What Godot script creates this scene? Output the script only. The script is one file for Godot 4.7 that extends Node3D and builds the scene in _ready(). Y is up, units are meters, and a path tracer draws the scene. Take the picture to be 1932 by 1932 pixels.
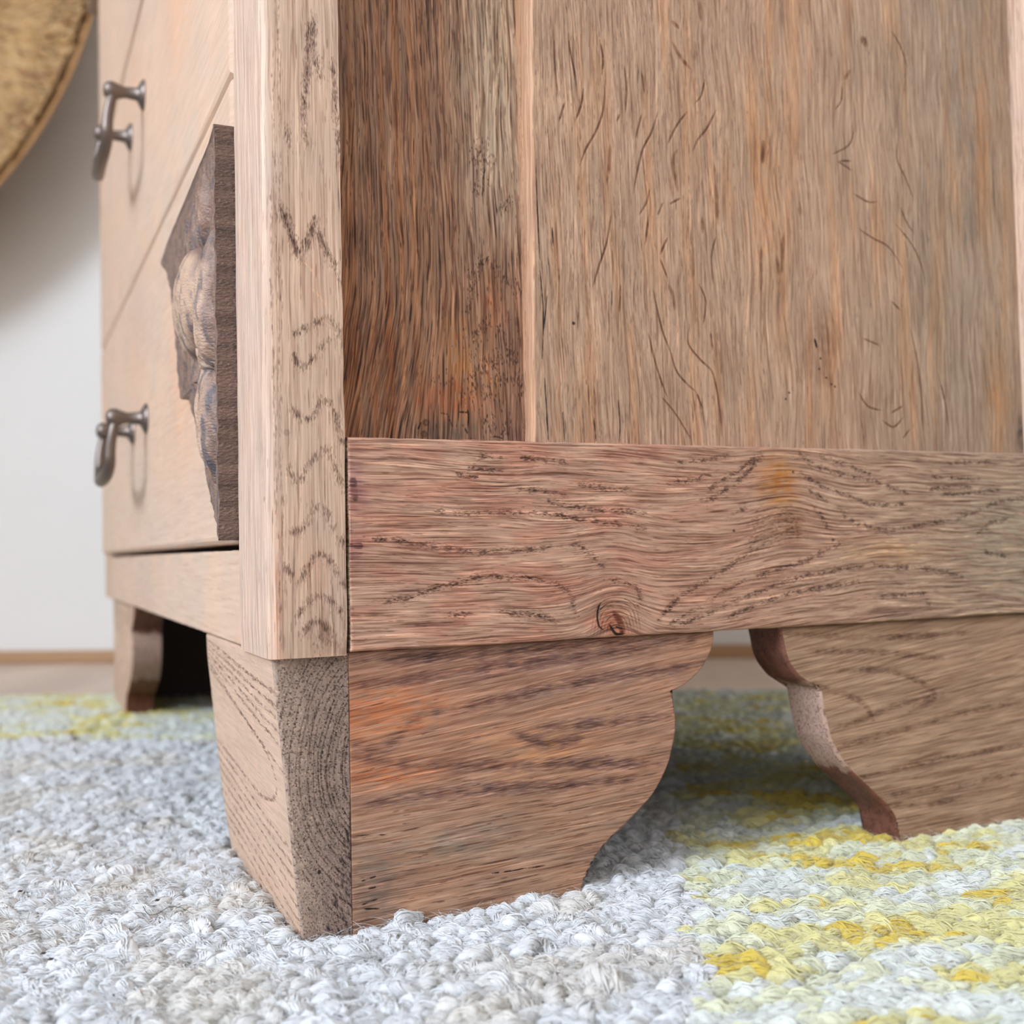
extends Node3D
# A corner of a sanded oak chest of drawers on a hand-woven wool rug, seen from close to the floor.
# World: y up, metres; the side panel of the chest lies in the plane z = 0, its drawer fronts in x = 0.

const FLECKS := [[15, 95.1, 15.2, 108.1, 16.3, 120], [22.1, 90.8, 22.4, 97.8, 24.2, 106.7, 25.1, 113.6], [28.5, 114.1, 27.2, 121.4, 24.2, 128.9], [37.1, 91.2, 38.6, 99.2, 37.8, 106.5], [39.5, 108.3, 38, 121.8, 34.3, 131.6, 29, 140.4, 25.9, 147.9], [49, 100.5, 49.9, 110.8, 49.1, 121.2], [57.9, 102.2, 59, 111.4], [65.8, 118.8, 61.9, 128.8, 57.5, 136.6, 54.2, 147.4, 52.1, 156.9], [57.3, 121.1, 54, 131.9], [81.1, 116.5, 75.3, 123.7, 70.2, 132.8], [91, 100.1, 88.9, 107.9, 85.6, 111.6], [96.9, 113.1, 91.5, 122.5, 86.3, 128.6, 83.6, 134.2], [60.5, 153.9, 58.5, 160.3, 54.8, 165.9], [40.8, 167.4, 38.1, 179.9, 34.5, 189.4, 30.8, 199.8], [68.9, 174.8, 65.1, 182.5], [59.6, 165.4, 57.4, 179.1], [95, 171.2, 92.1, 181, 92.7, 193.7], [65, 184.6, 68.4, 192.6], [61, 198.4, 63.1, 208.5, 65.2, 216.6, 68.6, 224.7], [84.8, 193.8, 88.3, 201.5, 86.7, 212.1], [58, 218.1, 60.7, 229.3, 64.5, 240.4, 66.8, 245.4], [68.6, 223.7, 71.9, 233.8, 77.8, 239.8, 82, 242.7], [79.3, 212.6, 78.4, 221, 84.4, 228, 90.4, 232.9, 92.7, 240.2, 94.2, 250.7, 95.1, 262.2], [82, 242.7, 84.9, 249.9], [63.8, 245.5, 71.3, 253.5, 78.3, 263.7], [44.6, 197.6, 43.6, 209.9], [67, 159.4, 64.4, 164.9], [76.2, 156.3, 70.6, 159.5], [16.4, 130.1, 19.3, 121.6], [44.8, 126, 46.1, 122.7], [90.4, 215, 91.4, 223.4], [202.6, 57.6, 208.4, 64.9, 212.5, 74.8], [176.9, 110.5, 173.6, 119, 163.4, 124.9], [167.6, 127.7, 174.7, 126.8], [166.1, 127.9, 174.6, 131.4], [204.8, 111.3, 203.6, 121.9, 208.5, 130.7, 213.4, 140.7], [204.8, 146.3, 209, 154, 213.3, 158.2], [201.4, 154.8, 211.5, 164.3, 217.2, 174.3, 219, 184.7], [177.7, 159.5, 186.3, 163.3, 196.4, 166.9, 205, 176.5], [175.5, 142.7, 184.1, 145.7, 190, 145], [174.4, 239, 179.9, 245.6, 188.5, 247.5], [188.4, 252.1, 195.6, 255.3, 201.7, 250.5], [194.4, 248.5, 202, 244.8], [201.2, 260.8, 205.9, 256.1], [225.5, 227.6, 229.5, 241.5, 231.9, 257.8], [208.2, 205.3, 213.2, 228.2, 214.7, 262.8], [196.8, 193.4, 202.5, 197.5], [165.7, 103, 169.5, 97.9, 170.5, 89.7], [178.4, 212.9, 188.4, 215.7]]
const FLECKS_WIDE := [[74.1, 85.8, 78.8, 92.5, 84.2, 96.9], [41.1, 136.8, 40.2, 147.1, 38.9, 153.4], [75.6, 134.2, 73, 139.8, 75, 153.2], [87.7, 163.4, 87.7, 170.9], [94.8, 137, 95.7, 148.7, 95.8, 165.8], [68.9, 195.7, 71.1, 200.7, 71.8, 206.9], [122.4, 123.6, 121.4, 134.7], [120, 173, 118.6, 194.9], [132.9, 166.3, 130.8, 186.2], [74.4, 76.2, 78, 78.8], [89.6, 63.8, 90, 73.4], [172.1, 87.2, 175.9, 82], [123.1, 123.6, 122.1, 134.7], [128.5, 177.7, 129.5, 186.4]]
const POST_BANDS := [[59.8, 185.8, 62.7, 195.2, 66.1, 202.7, 69.8, 194.5, 71.6, 189.9, 75, 197.5, 79.4, 205.1, 83.7, 217.2], [63.1, 230.9, 69.3, 227, 77.3, 224.3, 82.5, 235.9], [62.1, 237.9, 66.4, 242.9, 71.8, 236.5, 76.3, 231.9], [61, 257.9, 67, 262.1, 70.6, 259.3, 73.8, 254, 77.7, 259.1, 80.2, 268.7, 82.8, 274.8], [60.7, 279.5, 63.7, 285.1, 69.5, 276.8, 74.8, 272.8, 78.3, 280.2, 81.7, 288.9], [60.4, 303.6, 65.6, 301.9, 71.9, 293.3, 77, 302, 82.3, 310.8], [58.9, 315.5, 63.6, 321.6, 68, 314.9, 71.6, 311.5, 76.8, 315.9, 82, 324.8], [62.6, 334.4, 68.7, 327.8, 74, 328, 81, 335.2], [64.2, 341.3, 69.5, 336.4, 75.6, 340.2], [70.3, 113.5, 69.7, 126.8, 68.1, 147.3, 68.8, 159.5], [79.1, 125.3, 80.2, 138.5, 80.5, 149.1, 82, 166.6], [61.1, 152.7, 62.7, 162.1], [61.1, 184.9, 64, 196.7, 66.5, 199.1, 71.9, 186.3], [59, 183.4, 60.6, 190.1], [72.2, 109.6, 72.1, 124.7, 74.5, 133.1], [74.2, 125.2, 72.7, 130.8]]
const RAIL_BANDS := [[48.5, 11.3, 55.4, 11.5, 63.9, 12.9], [43.9, 13.8, 52.2, 14.8], [70.1, 19.3, 78.9, 20, 91.1, 21.5], [82.9, 24.4, 95.1, 26.6, 103.5, 27.4, 116.3, 28.2, 128.5, 29], [36.1, 28.2, 48.9, 29, 62.8, 28.7, 77.9, 28.8, 89.3, 29.9, 97.5, 31.8, 110.1, 33, 128.3, 35.5], [9.1, 38.7, 17.6, 38.8, 28.4, 40.7, 39.5, 42.6, 50.8, 44.2, 62.5, 43.7, 78.3, 43.3, 94.7, 42.1, 99.7, 44.4, 104.6, 48.2, 107.9, 52], [12.9, 62.6, 23, 60.9, 33.3, 57.8, 43, 56, 51.4, 54.1, 62.2, 54.1, 74.1, 54.8, 82.1, 56.5, 88.5, 58.9, 92.5, 62.7, 94.8, 70.1], [39, 68.4, 49.6, 68.2], [61.1, 67.3, 66.6, 68.5, 77.7, 69.7, 85.7, 72.6], [108.7, 55.8, 116.3, 57.5, 123.2, 60, 124.8, 63.8, 123.8, 70.6], [133.4, 74, 138.9, 69.7, 146.3, 63], [49.4, 5.9, 63.3, 7.1], [71.2, 7, 91.5, 8.2], [95.4, 17, 120.9, 19.9], [109.2, 68.5, 116.1, 67.2], [156.5, 23.9, 163.2, 22.7, 171.1, 18.3, 178, 14.2, 190.3, 3.4], [161.4, 19.1, 171.2, 13.5, 182.2, 7.7, 188.3, 2.7], [145.8, 7.4, 159, 6.4, 171.6, 3.8], [140, 16.1, 149.3, 15.6, 161.6, 12.7], [209.7, 2.3, 218.8, 8, 229.3, 10.4, 241.1, 12.8, 254.2, 15.3, 273.2, 20.4], [210.4, 11.4, 224.8, 18, 239.6, 22.2, 251.5, 25.7, 272.9, 25.7], [217.1, 26.5, 221.1, 30.7, 225.1, 36.6, 228.1, 42.5], [231.9, 27.3, 237.1, 31.6, 243.5, 35.1, 261.1, 37.8, 275.9, 36.2, 295.8, 33.7, 314, 30.3, 327.8, 25.8, 349.5, 22.1], [179.8, 47.4, 169.9, 52.8, 157.3, 58.9, 144, 65.5, 138.4, 70], [234.5, 43.4, 225.8, 45.8, 210.9, 51.4, 194.5, 55.1, 184.4, 57.3, 171.5, 61.7, 160.9, 66.1, 147.5, 72.7, 138.2, 76.2], [244.8, 54.7, 227.5, 56, 206.5, 58.7, 192.2, 62.4, 176.2, 66.7, 161.6, 71.7, 142.7, 77.2], [242.4, 61.4, 223, 63.4, 204.2, 65.2, 186, 69.5, 169.2, 74.4], [249.3, 54, 265.9, 55.2, 283.1, 56.5, 306.5, 60.7], [287.1, 18.6, 303.8, 16.8, 313.4, 17.6], [317.2, 40.2, 326.1, 34.9, 337.5, 33.1], [319.3, 48.4, 337.8, 52.4], [282.5, 69.7, 284.6, 74.1], [288.6, 12.4, 321, 13.9], [297.1, 6.1, 327.6, 4.7], [294.1, 21.3, 333.2, 18.4], [221.1, 3.8, 234.8, 6.9, 251, 11.9], [212.2, 17.3, 224.6, 23.9], [180.5, 27.2, 170.6, 31.2], [254.2, 68.7, 282.5, 67.9]]
const RAIL_PATCH := [[179.9, 45.8, 186.9, 42.7, 193, 39.5, 206.4, 35.5], [201.4, 32.2, 211.4, 39.8], [183.3, 33.7, 193.3, 32.1, 205.6, 29.7]]
const FOOT_BANDS := [[0, 13.1, 19.3, 12.9, 43.4, 10.7, 68.8, 9.2, 113.8, 7.1, 161.9, 3], [20.5, 31.6, 26.9, 27, 43.1, 25.2, 68.5, 21.7, 104.2, 17.9, 132.6, 16.4, 161.6, 14], [1.1, 39.5, 14.8, 43, 26.6, 45.3, 50.9, 47.7, 67.8, 49.3, 103.3, 51.6, 136.3, 55.6], [0.8, 57.6, 18.5, 57.4, 42.5, 57, 76.3, 58.4, 121.8, 60.7], [66.4, 35.6, 81.1, 41.6, 99, 40.8], [0.1, 4.3, 27.3, 3.7, 68.9, 3.8, 162, 1.3], [1.2, 34.4, 11, 38.2, 21.2, 33.2], [76.8, 34.9, 103.8, 35.6, 140.9, 35.3]]
const FOOT_NICKS := [[56.7, 90, 66.9, 90.2, 79.9, 90], [4.1, 85.6, 9.5, 84.6], [4, 94.3, 10.1, 93], [4.7, 95.9, 10.8, 96.8], [6.3, 88.8, 9.4, 88.6], [2.1, 68.7, 13.6, 69.7]]
const FOOT2_BANDS := [[12.7, 25.1, 34.9, 29.8, 55, 37.6, 61.6, 46.7], [34.1, 49.8, 54.7, 45.1, 76, 40.3, 105.5, 36.9], [37.8, 57.5, 75.5, 52.3, 120.2, 47, 156.8, 45.3], [9.6, 3.1, 63.2, 7.9, 122, 8.6], [22.3, 12.1, 62.9, 14.4, 106.3, 20.2], [43.9, 72.9, 89.2, 68.8, 155.8, 66.1], [53.1, 82.4, 103.4, 81.3, 155, 79.9], [64.1, 85.8, 88.3, 88.5, 118.2, 87.4], [41.9, 21.7, 69.6, 23.5, 90.9, 30.4, 99.4, 38.7, 83, 44.1]]
const PANEL_BANDS := [[70.6, 187.7, 65.1, 196.1, 60.6, 211.2], [70.6, 187.7, 76.9, 195.1, 85.4, 201.4], [68.9, 215.5, 64.5, 224.6, 62.1, 237.5, 60.8, 249.2], [68.9, 215.5, 75.2, 221, 81.4, 232.6, 84.4, 246.4], [66.1, 148.5, 71.7, 137.7], [76.4, 167.2, 83, 162.4], [70.7, 230.2, 65.3, 237.3, 77.1, 230.8, 83.7, 228.5], [67.2, 247, 72.6, 240.9, 80.2, 240.6], [45.6, 241.2, 51.7, 241.8], [63.6, 166.6, 69.1, 157, 73.8, 141.5], [71.3, 254.7, 68, 258.8, 76.5, 261.5]]
const PATCH_CRACKS := [[59.4, 252.9, 59.8, 256.1, 59.2, 260.7], [58, 261, 58.9, 263], [51.2, 257.3, 52.4, 260.4], [47.9, 254.9, 50.6, 255.3], [55.4, 254.2, 59.3, 254.3], [69, 264.4, 72, 264.1, 75, 264.9], [39, 259, 37.6, 261.7]]
const HAIR_A := [Vector3(-0.0393, 0.0068, -0.0439), Vector3(-0.0383, 0.0062, -0.0353), Vector3(-0.0355, 0.007, -0.0318), Vector3(-0.0311, 0.0076, -0.0355), Vector3(-0.0269, 0.007, -0.0353), Vector3(-0.0232, 0.0062, -0.0279)]
const HAIR_B := [Vector3(-0.0501, 0.006, -0.1136), Vector3(-0.045, 0.0074, -0.1135), Vector3(-0.0392, 0.0076, -0.1196)]
const CRUMBS := [Vector3(-0.0825, 0.0062, -0.0965), Vector3(-0.0757, 0.0062, -0.0147), Vector3(-0.0735, 0.006, -0.0081), Vector3(-0.0827, 0.006, -0.2066), Vector3(-0.0335, 0.006, -0.058)]

const ROOM_TURN := -0.611          # the room's back wall runs 35 degrees off the chest's side
const RUG_TURN := -0.524
const RUG_Y := -0.0075              # top of the rug's backing
const FLOOR_Y := -0.014

# ---------------------------------------------------------------- wood painted stroke by stroke
class Wood extends RefCounted:
	var W: int
	var H: int
	var k: float
	var vert: bool
	var px: PackedByteArray
	var bp: PackedByteArray
	var rng := RandomNumberGenerator.new()
	var fine := FastNoiseLite.new()
	var broad := FastNoiseLite.new()
	var wave := FastNoiseLite.new()
	var blobs := []            # [x, y, rx, ry, red, green, blue]: stains and warm patches of the wood itself

	func _init(wide: float, high: float, density: float, upright: bool, number: int) -> void:
		k = density
		W = int(wide * k)
		H = int(high * k)
		vert = upright
		rng.seed = number
		fine.seed = number
		fine.frequency = 0.45
		fine.fractal_octaves = 2
		broad.seed = number + 7
		broad.frequency = 0.05
		broad.fractal_octaves = 3
		wave.seed = number + 13
		wave.frequency = 0.03
		wave.fractal_octaves = 2

	func tone(_x: float, _y: float) -> Vector3:
		return Vector3(176, 145, 120)

	func slope(_x: float, _y: float) -> float:
		return 0.0

	func decorate() -> void:
		pass

	# fibre streaks: noise drawn out along the grain
	func streak(x: float, y: float, across := 1.0, along := 0.035) -> float:
		return fine.get_noise_2d(x * across, y * along) if vert else fine.get_noise_2d(y * across, x * along)

	func stained(x: float, y: float, c: Vector3) -> Vector3:
		for b in blobs:
			var dx: float = (x - b[0]) / b[2]
			var dy: float = (y - b[1]) / b[3]
			var d := dx * dx + dy * dy
			if d < 4.0:
				var f := exp(-d * 1.5) * (1.0 + 1.1 * streak(x, y, 1.6, 0.1) + 0.8 * broad.get_noise_2d(x * 3.0, y * 3.0))
				c += Vector3(b[4], b[5], b[6]) * clampf(f, 0.0, 1.3)
		return c

	func paint() -> void:
		var sa := 2
		var sl := 5
		var bw := int(ceil(float(W) / (sa if vert else sl)))
		var bh := int(ceil(float(H) / (sl if vert else sa)))
		var low := PackedByteArray()
		low.resize(bw * bh * 3)
		var fx := float(W) / bw / k
		var fy := float(H) / bh / k
		var at := 0
		for j in bh:
			var y := (j + 0.5) * fy
			for i in bw:
				var x := (i + 0.5) * fx
				var c := stained(x, y, tone(x, y)) * Vector3(1.1, 1.095, 1.085)
				low[at] = clampi(int(c.x), 0, 255)
				low[at + 1] = clampi(int(c.y), 0, 255)
				low[at + 2] = clampi(int(c.z), 0, 255)
				at += 3
		var im := Image.create_from_data(bw, bh, false, Image.FORMAT_RGB8, low)
		im.resize(W, H, Image.INTERPOLATE_CUBIC)
		px = im.get_data()
		bp.resize(W * H)
		bp.fill(170)
		decorate()

	func put(at: int, cov: float, f: Vector3, dh: float) -> void:
		bp[at] = clampi(int(bp[at] + cov * dh), 0, 255)
		at *= 3
		px[at] = clampi(int(px[at] * (1.0 + cov * (f.x - 1.0)) + 0.5), 0, 255)
		px[at + 1] = clampi(int(px[at + 1] * (1.0 + cov * (f.y - 1.0)) + 0.5), 0, 255)
		px[at + 2] = clampi(int(px[at + 2] * (1.0 + cov * (f.z - 1.0)) + 0.5), 0, 255)

	# one fibre or pore that starts at (x, y) mm and follows the grain
	func stroke(x: float, y: float, length: float, wide: float, f: Vector3, a: float, dh: float) -> void:
		var n := maxi(2, int(length * k))
		var hw := maxf(0.45, wide * k * 0.5)
		var start := int((y if vert else x) * k)
		var c := (x if vert else y) * k
		var s := 0.0
		var most := H if vert else W
		var side := W if vert else H
		a *= minf(1.0, wide * k)
		for i in n:
			var ia := start + i
			if i % 6 == 0:
				s = slope(c / k, ia / k) if vert else slope(ia / k, c / k)
			c += s
			if ia < 0 or ia >= most:
				continue
			var t := (i + 0.5) / n
			var tp := minf(1.0, 5.0 * t * (1.0 - t))
			var h2 := hw * (0.45 + 0.55 * tp)
			for j in range(maxi(0, int(c - h2 - 0.5)), mini(side - 1, int(c + h2 + 0.5)) + 1):
				var cov := clampf(h2 + 0.5 - absf(j + 0.5 - c), 0.0, 1.0) * a * tp
				if cov > 0.01:
					put(ia * W + j if vert else j * W + ia, cov, f, dh)

	func fibres(n: int, l0: float, l1: float, w0: float, w1: float, f: Vector3, a: float, dh: float, keep: Variant = null) -> void:
		var ww := W / k
		var hh := H / k
		for i in n:
			var x := rng.randf() * (ww if vert else ww + l1) - (0.0 if vert else l1)
			var y := rng.randf() * (hh + l1 if vert else hh) - (l1 if vert else 0.0)
			var l := rng.randf_range(l0, l1)
			var w := rng.randf_range(w0, w1)
			var p := rng.randf()
			if keep != null and p > keep.call(x, y):
				continue
			stroke(x, y, l, w, f, a * rng.randf_range(0.45, 1.0), dh)

	func smooth(list: Array) -> PackedVector2Array:
		var c := Curve2D.new()
		c.bake_interval = 0.25
		var n := list.size() / 2
		for i in n:
			var p := Vector2(list[2 * i], list[2 * i + 1])
			var a := Vector2(list[2 * maxi(0, i - 1)], list[2 * maxi(0, i - 1) + 1])
			var b := Vector2(list[2 * mini(n - 1, i + 1)], list[2 * mini(n - 1, i + 1) + 1])
			var t := (b - a) / 6.0
			c.add_point(p, -t, t)
		return c.get_baked_points()

	# a growth ring cut by the surface: a ragged row of open pores
	func band(list: Array, half: float, per_mm: float, length: float, wide: float, f: Vector3, a: float, dh: float) -> void:
		var pts := smooth(list)
		var step := 0.25
		for i in pts.size():
			var go := clampf(0.75 + 1.7 * broad.get_noise_2d(pts[i].x * 5.0, pts[i].y * 5.0), 0.0, 1.6)
			var many := per_mm * step * go
			var count := int(many) + int(rng.randf() < many - floorf(many))
			for q in count:
				var o := Vector2(rng.randfn(0.0, half), rng.randfn(0.0, half))
				var l := length * rng.randf_range(0.5, 1.4)
				var p := pts[i] + o - (Vector2(0, l * 0.5) if vert else Vector2(l * 0.5, 0))
				stroke(p.x, p.y, l, wide * rng.randf_range(0.7, 1.3), f, a * rng.randf_range(0.5, 1.0), dh)

	# a soft or sharp line drawn along a curve (ray fleck, crack, scratch, dark streak)
	func line(list: Array, wide: float, f: Vector3, a: float, dh: float, ragged := 0.0) -> void:
		var pts := smooth(list)
		var hw := wide * k * 0.5
		var step := 0.25 * k
		var each := 1.0 - pow(1.0 - a, step / maxf(2.0 * hw, step))
		for i in pts.size():
			var t := (i + 0.5) / pts.size()
			var tp := minf(1.0, 6.0 * t * (1.0 - t))
			var p := pts[i] * k
			var r := hw * (0.35 + 0.65 * tp)
			var al := each
			if ragged > 0.0:
				al *= clampf(1.0 + ragged * 2.0 * broad.get_noise_2d(pts[i].x * 5.0, pts[i].y * 5.0), 0.0, 1.5)
			for y in range(maxi(0, int(p.y - r - 1)), mini(H - 1, int(p.y + r + 1)) + 1):
				for x in range(maxi(0, int(p.x - r - 1)), mini(W - 1, int(p.x + r + 1)) + 1):
					var d := Vector2(x + 0.5 - p.x, y + 0.5 - p.y).length()
					var cov := clampf(r + 0.6 - d, 0.0, 1.0) * al
					if ragged > 0.0 and cov > 0.0:
						cov *= clampf(1.0 + ragged * 2.2 * fine.get_noise_2d(y * 3.0 / k if not vert else x * 3.0 / k, (x if not vert else y) * 0.25 / k), 0.0, 1.4)
					if cov > 0.01:
						put(y * W + x, cov, f, dh)

	func dot(x: float, y: float, r: float, f: Vector3, a: float, dh: float) -> void:
		line([x, y, x + 0.3, y + 0.1], r * 2.0, f, a, dh)

	func speckle(n: int, r0: float, r1: float, f: Vector3, a: float, keep: Variant = null) -> void:
		for i in n:
			var x := rng.randf() * W / k
			var y := rng.randf() * H / k
			if keep != null and rng.randf() > keep.call(x, y):
				continue
			dot(x, y, rng.randf_range(r0, r1), f, a, -60.0)

	func textures() -> Array:
		var c := Image.create_from_data(W, H, false, Image.FORMAT_RGB8, px)
		var b := Image.create_from_data(W, H, false, Image.FORMAT_L8, bp)
		return [ImageTexture.create_from_image(c), ImageTexture.create_from_image(b)]


class PanelWide extends Wood:      # quarter-sawn board full of ray flecks
	func tone(x: float, y: float) -> Vector3:
		var c := Vector3(162, 134, 112)
		var g := clampf((x - 165.0 + 25.0 * broad.get_noise_2d(x * 0.6, y * 0.25)) / 70.0, 0.0, 1.0)
		c = c.lerp(Vector3(147, 127, 108), g)
		c += Vector3(12, 12, 11) * streak(x + 3.0 * wave.get_noise_2d(x, y), y)
		c += Vector3(12, 10, 9) * broad.get_noise_2d(x * 0.7, y * 0.35)
		var o := clampf(wave.get_noise_2d(x * 2.2 + 40.0, y * 0.22) * 2.0 - 0.1, 0.0, 1.0)
		return c + Vector3(6, -3, -10) * o

	func slope(x: float, y: float) -> float:
		return 0.02 + 0.11 * wave.get_noise_2d(x * 1.3, y * 1.1) + 0.06 * sin(y * 0.09 + x * 0.05) * smoothstep(60.0, 130.0, x)

	func decorate() -> void:
		var left := func(x: float, _y: float) -> float: return 1.0 - 0.72 * smoothstep(60.0, 170.0, x)
		fibres(9500, 5, 24, 0.2, 0.42, Vector3(0.84, 0.79, 0.76), 0.5, -25)
		fibres(9000, 5, 22, 0.18, 0.4, Vector3(1.1, 1.1, 1.1), 0.55, 25)
		fibres(4600, 10, 42, 0.35, 0.7, Vector3(0.84, 0.79, 0.76), 0.7, -50)
		fibres(4200, 10, 38, 0.3, 0.6, Vector3(1.13, 1.12, 1.11), 0.7, 45)
		fibres(13000, 1, 5, 0.14, 0.24, Vector3(0.64, 0.58, 0.54), 0.5, -50, left)
		fibres(5200, 2, 8, 0.16, 0.28, Vector3(0.48, 0.41, 0.38), 0.7, -100, left)
		fibres(500, 5, 16, 0.25, 0.45, Vector3(0.36, 0.29, 0.26), 0.85, -150, func(x, y): return (0.95 if y > 238.0 and x < 95.0 else 0.1) * (1.0 - 0.85 * smoothstep(70.0, 150.0, x)))
		for f in FLECKS:
			line(f, 1.05, Vector3(0.79, 0.73, 0.69), 0.8, -70, 0.15)
			var lit := []
			for i in f.size():
				lit.append(f[i] + (0.9 if i % 2 == 0 else 0.2))
			line(lit, 0.7, Vector3(1.07, 1.07, 1.06), 0.5, 30, 0.2)
		for f in FLECKS_WIDE:
			line(f, 2.0, Vector3(0.86, 0.8, 0.75), 0.75, -45, 0.3)
		for i in 150:
			var x := rng.randf_range(8, 270)
			var y := rng.randf_range(40, 262)
			var l := rng.randf_range(3, 14)
			var s := slope(x, y) * 1.6 + rng.randf_range(-0.2, 0.2)
			line([x, y, x + s * l * 0.5, y + l * 0.5, x + s * l * 0.8, y + l], rng.randf_range(0.5, 1.3), Vector3(0.87, 0.82, 0.78), 0.5, -25, 0.3)
		# cracks along the left edge and the bruised foot of the board
		for c in [[5, 150, 5.5, 175, 6, 190], [6, 195, 7, 214, 6, 232], [7, 240, 7.5, 252, 8, 266], [15, 254, 15.3, 260, 15.5, 266], [30, 256, 30.5, 266], [42, 248, 42.5, 258, 42, 266], [9, 205, 7.5, 216, 6.5, 222], [12, 176, 12.4, 184]]:
			line(c, 0.4, Vector3(0.22, 0.17, 0.15), 0.85, -160, 0.4)
		line([149, 215, 150, 219], 1.2, Vector3(0.3, 0.26, 0.24), 0.9, -60)
		line([183.5, 65, 185, 66, 186, 68], 4.0, Vector3(0.78, 0.7, 0.65), 0.7, -20, 0.6)
		dot(21, 216, 0.7, Vector3(0.2, 0.16, 0.14), 0.95, -90)
		for p in [[152, 224], [151, 229], [155, 233], [158, 236], [160, 237], [131, 244], [133, 241]]:
			dot(p[0], p[1], 0.5, Vector3(0.3, 0.25, 0.22), 0.9, -60)


class PanelNarrow extends Wood:    # darker flat-sawn board with a cathedral near its foot
	func tone(x: float, y: float) -> Vector3:
		var c := Vector3(140, 110, 90)
		c = c.lerp(Vector3(170, 153, 133), clampf((x - 52.0) / 22.0, 0.0, 1.0) * clampf((205.0 - y) / 60.0, 0.0, 1.0))
		var warm := clampf(0.5 + 1.8 * streak(x, y, 0.28, 0.006), 0.0, 1.0)
		c += Vector3(8, -4, -14) * warm * clampf((62.0 - x) / 30.0, 0.0, 1.0)
		c += Vector3(22, 20, 18) * streak(x, y, 0.8, 0.02)
		return c + Vector3(12, 9, 8) * broad.get_noise_2d(x, y * 0.6)

	func slope(x: float, y: float) -> float:
		return -0.22 * smoothstep(170.0, 245.0, y) * clampf((62.0 - x) / 30.0, 0.0, 1.0) + 0.12 * wave.get_noise_2d(x * 2.0, y)

	func decorate() -> void:
		fibres(2600, 5, 22, 0.2, 0.5, Vector3(0.74, 0.68, 0.63), 0.55, -35)
		fibres(2300, 5, 20, 0.2, 0.45, Vector3(1.16, 1.14, 1.12), 0.6, 30)
		fibres(1700, 10, 45, 0.35, 0.75, Vector3(0.72, 0.64, 0.6), 0.75, -60)
		fibres(1400, 10, 40, 0.3, 0.6, Vector3(1.17, 1.14, 1.12), 0.7, 50)
		fibres(2800, 2, 10, 0.16, 0.32, Vector3(0.42, 0.33, 0.29), 0.8, -130, func(x, y): return 0.8 if y < 225.0 or x < 45.0 else 0.25)
		fibres(260, 8, 26, 0.35, 0.7, Vector3(0.3, 0.22, 0.19), 0.85, -150, func(x, y): return 0.8 if x < 52.0 else 0.25)
		fibres(1400, 0.7, 2.4, 0.22, 0.45, Vector3(0.3, 0.22, 0.2), 0.85, -150, func(x, y): return smoothstep(175.0, 235.0, y) * smoothstep(34.0, 70.0, x))
		for b in PANEL_BANDS:
			band(b, 1.5, 2.6, 1.8, 0.34, Vector3(0.36, 0.28, 0.25), 0.8, -150)
		# old filler patch with cracks and two plugged nail holes
		for i in 150:
			var x := rng.randf_range(39.5, 62.0)
			var y := rng.randf_range(257.8, 267.5)
			line([x, y, x + rng.randf_range(1.0, 3.0), y + rng.randf_range(-0.3, 0.3)], 1.2, Vector3(0.95, 0.98, 1.02), 0.3, 6, 0.3)
		for c in PATCH_CRACKS:
			line(c, 0.7, Vector3(0.3, 0.26, 0.25), 0.7, -120, 0.8)
		for p in [[40.9, 259.0], [39.9, 263.7]]:
			dot(p[0], p[1], 1.5, Vector3(0.35, 0.3, 0.3), 0.9, -80)
			dot(p[0] + 0.1, p[1] + 0.1, 0.8, Vector3(1.35, 1.35, 1.35), 0.7, 20)


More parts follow.
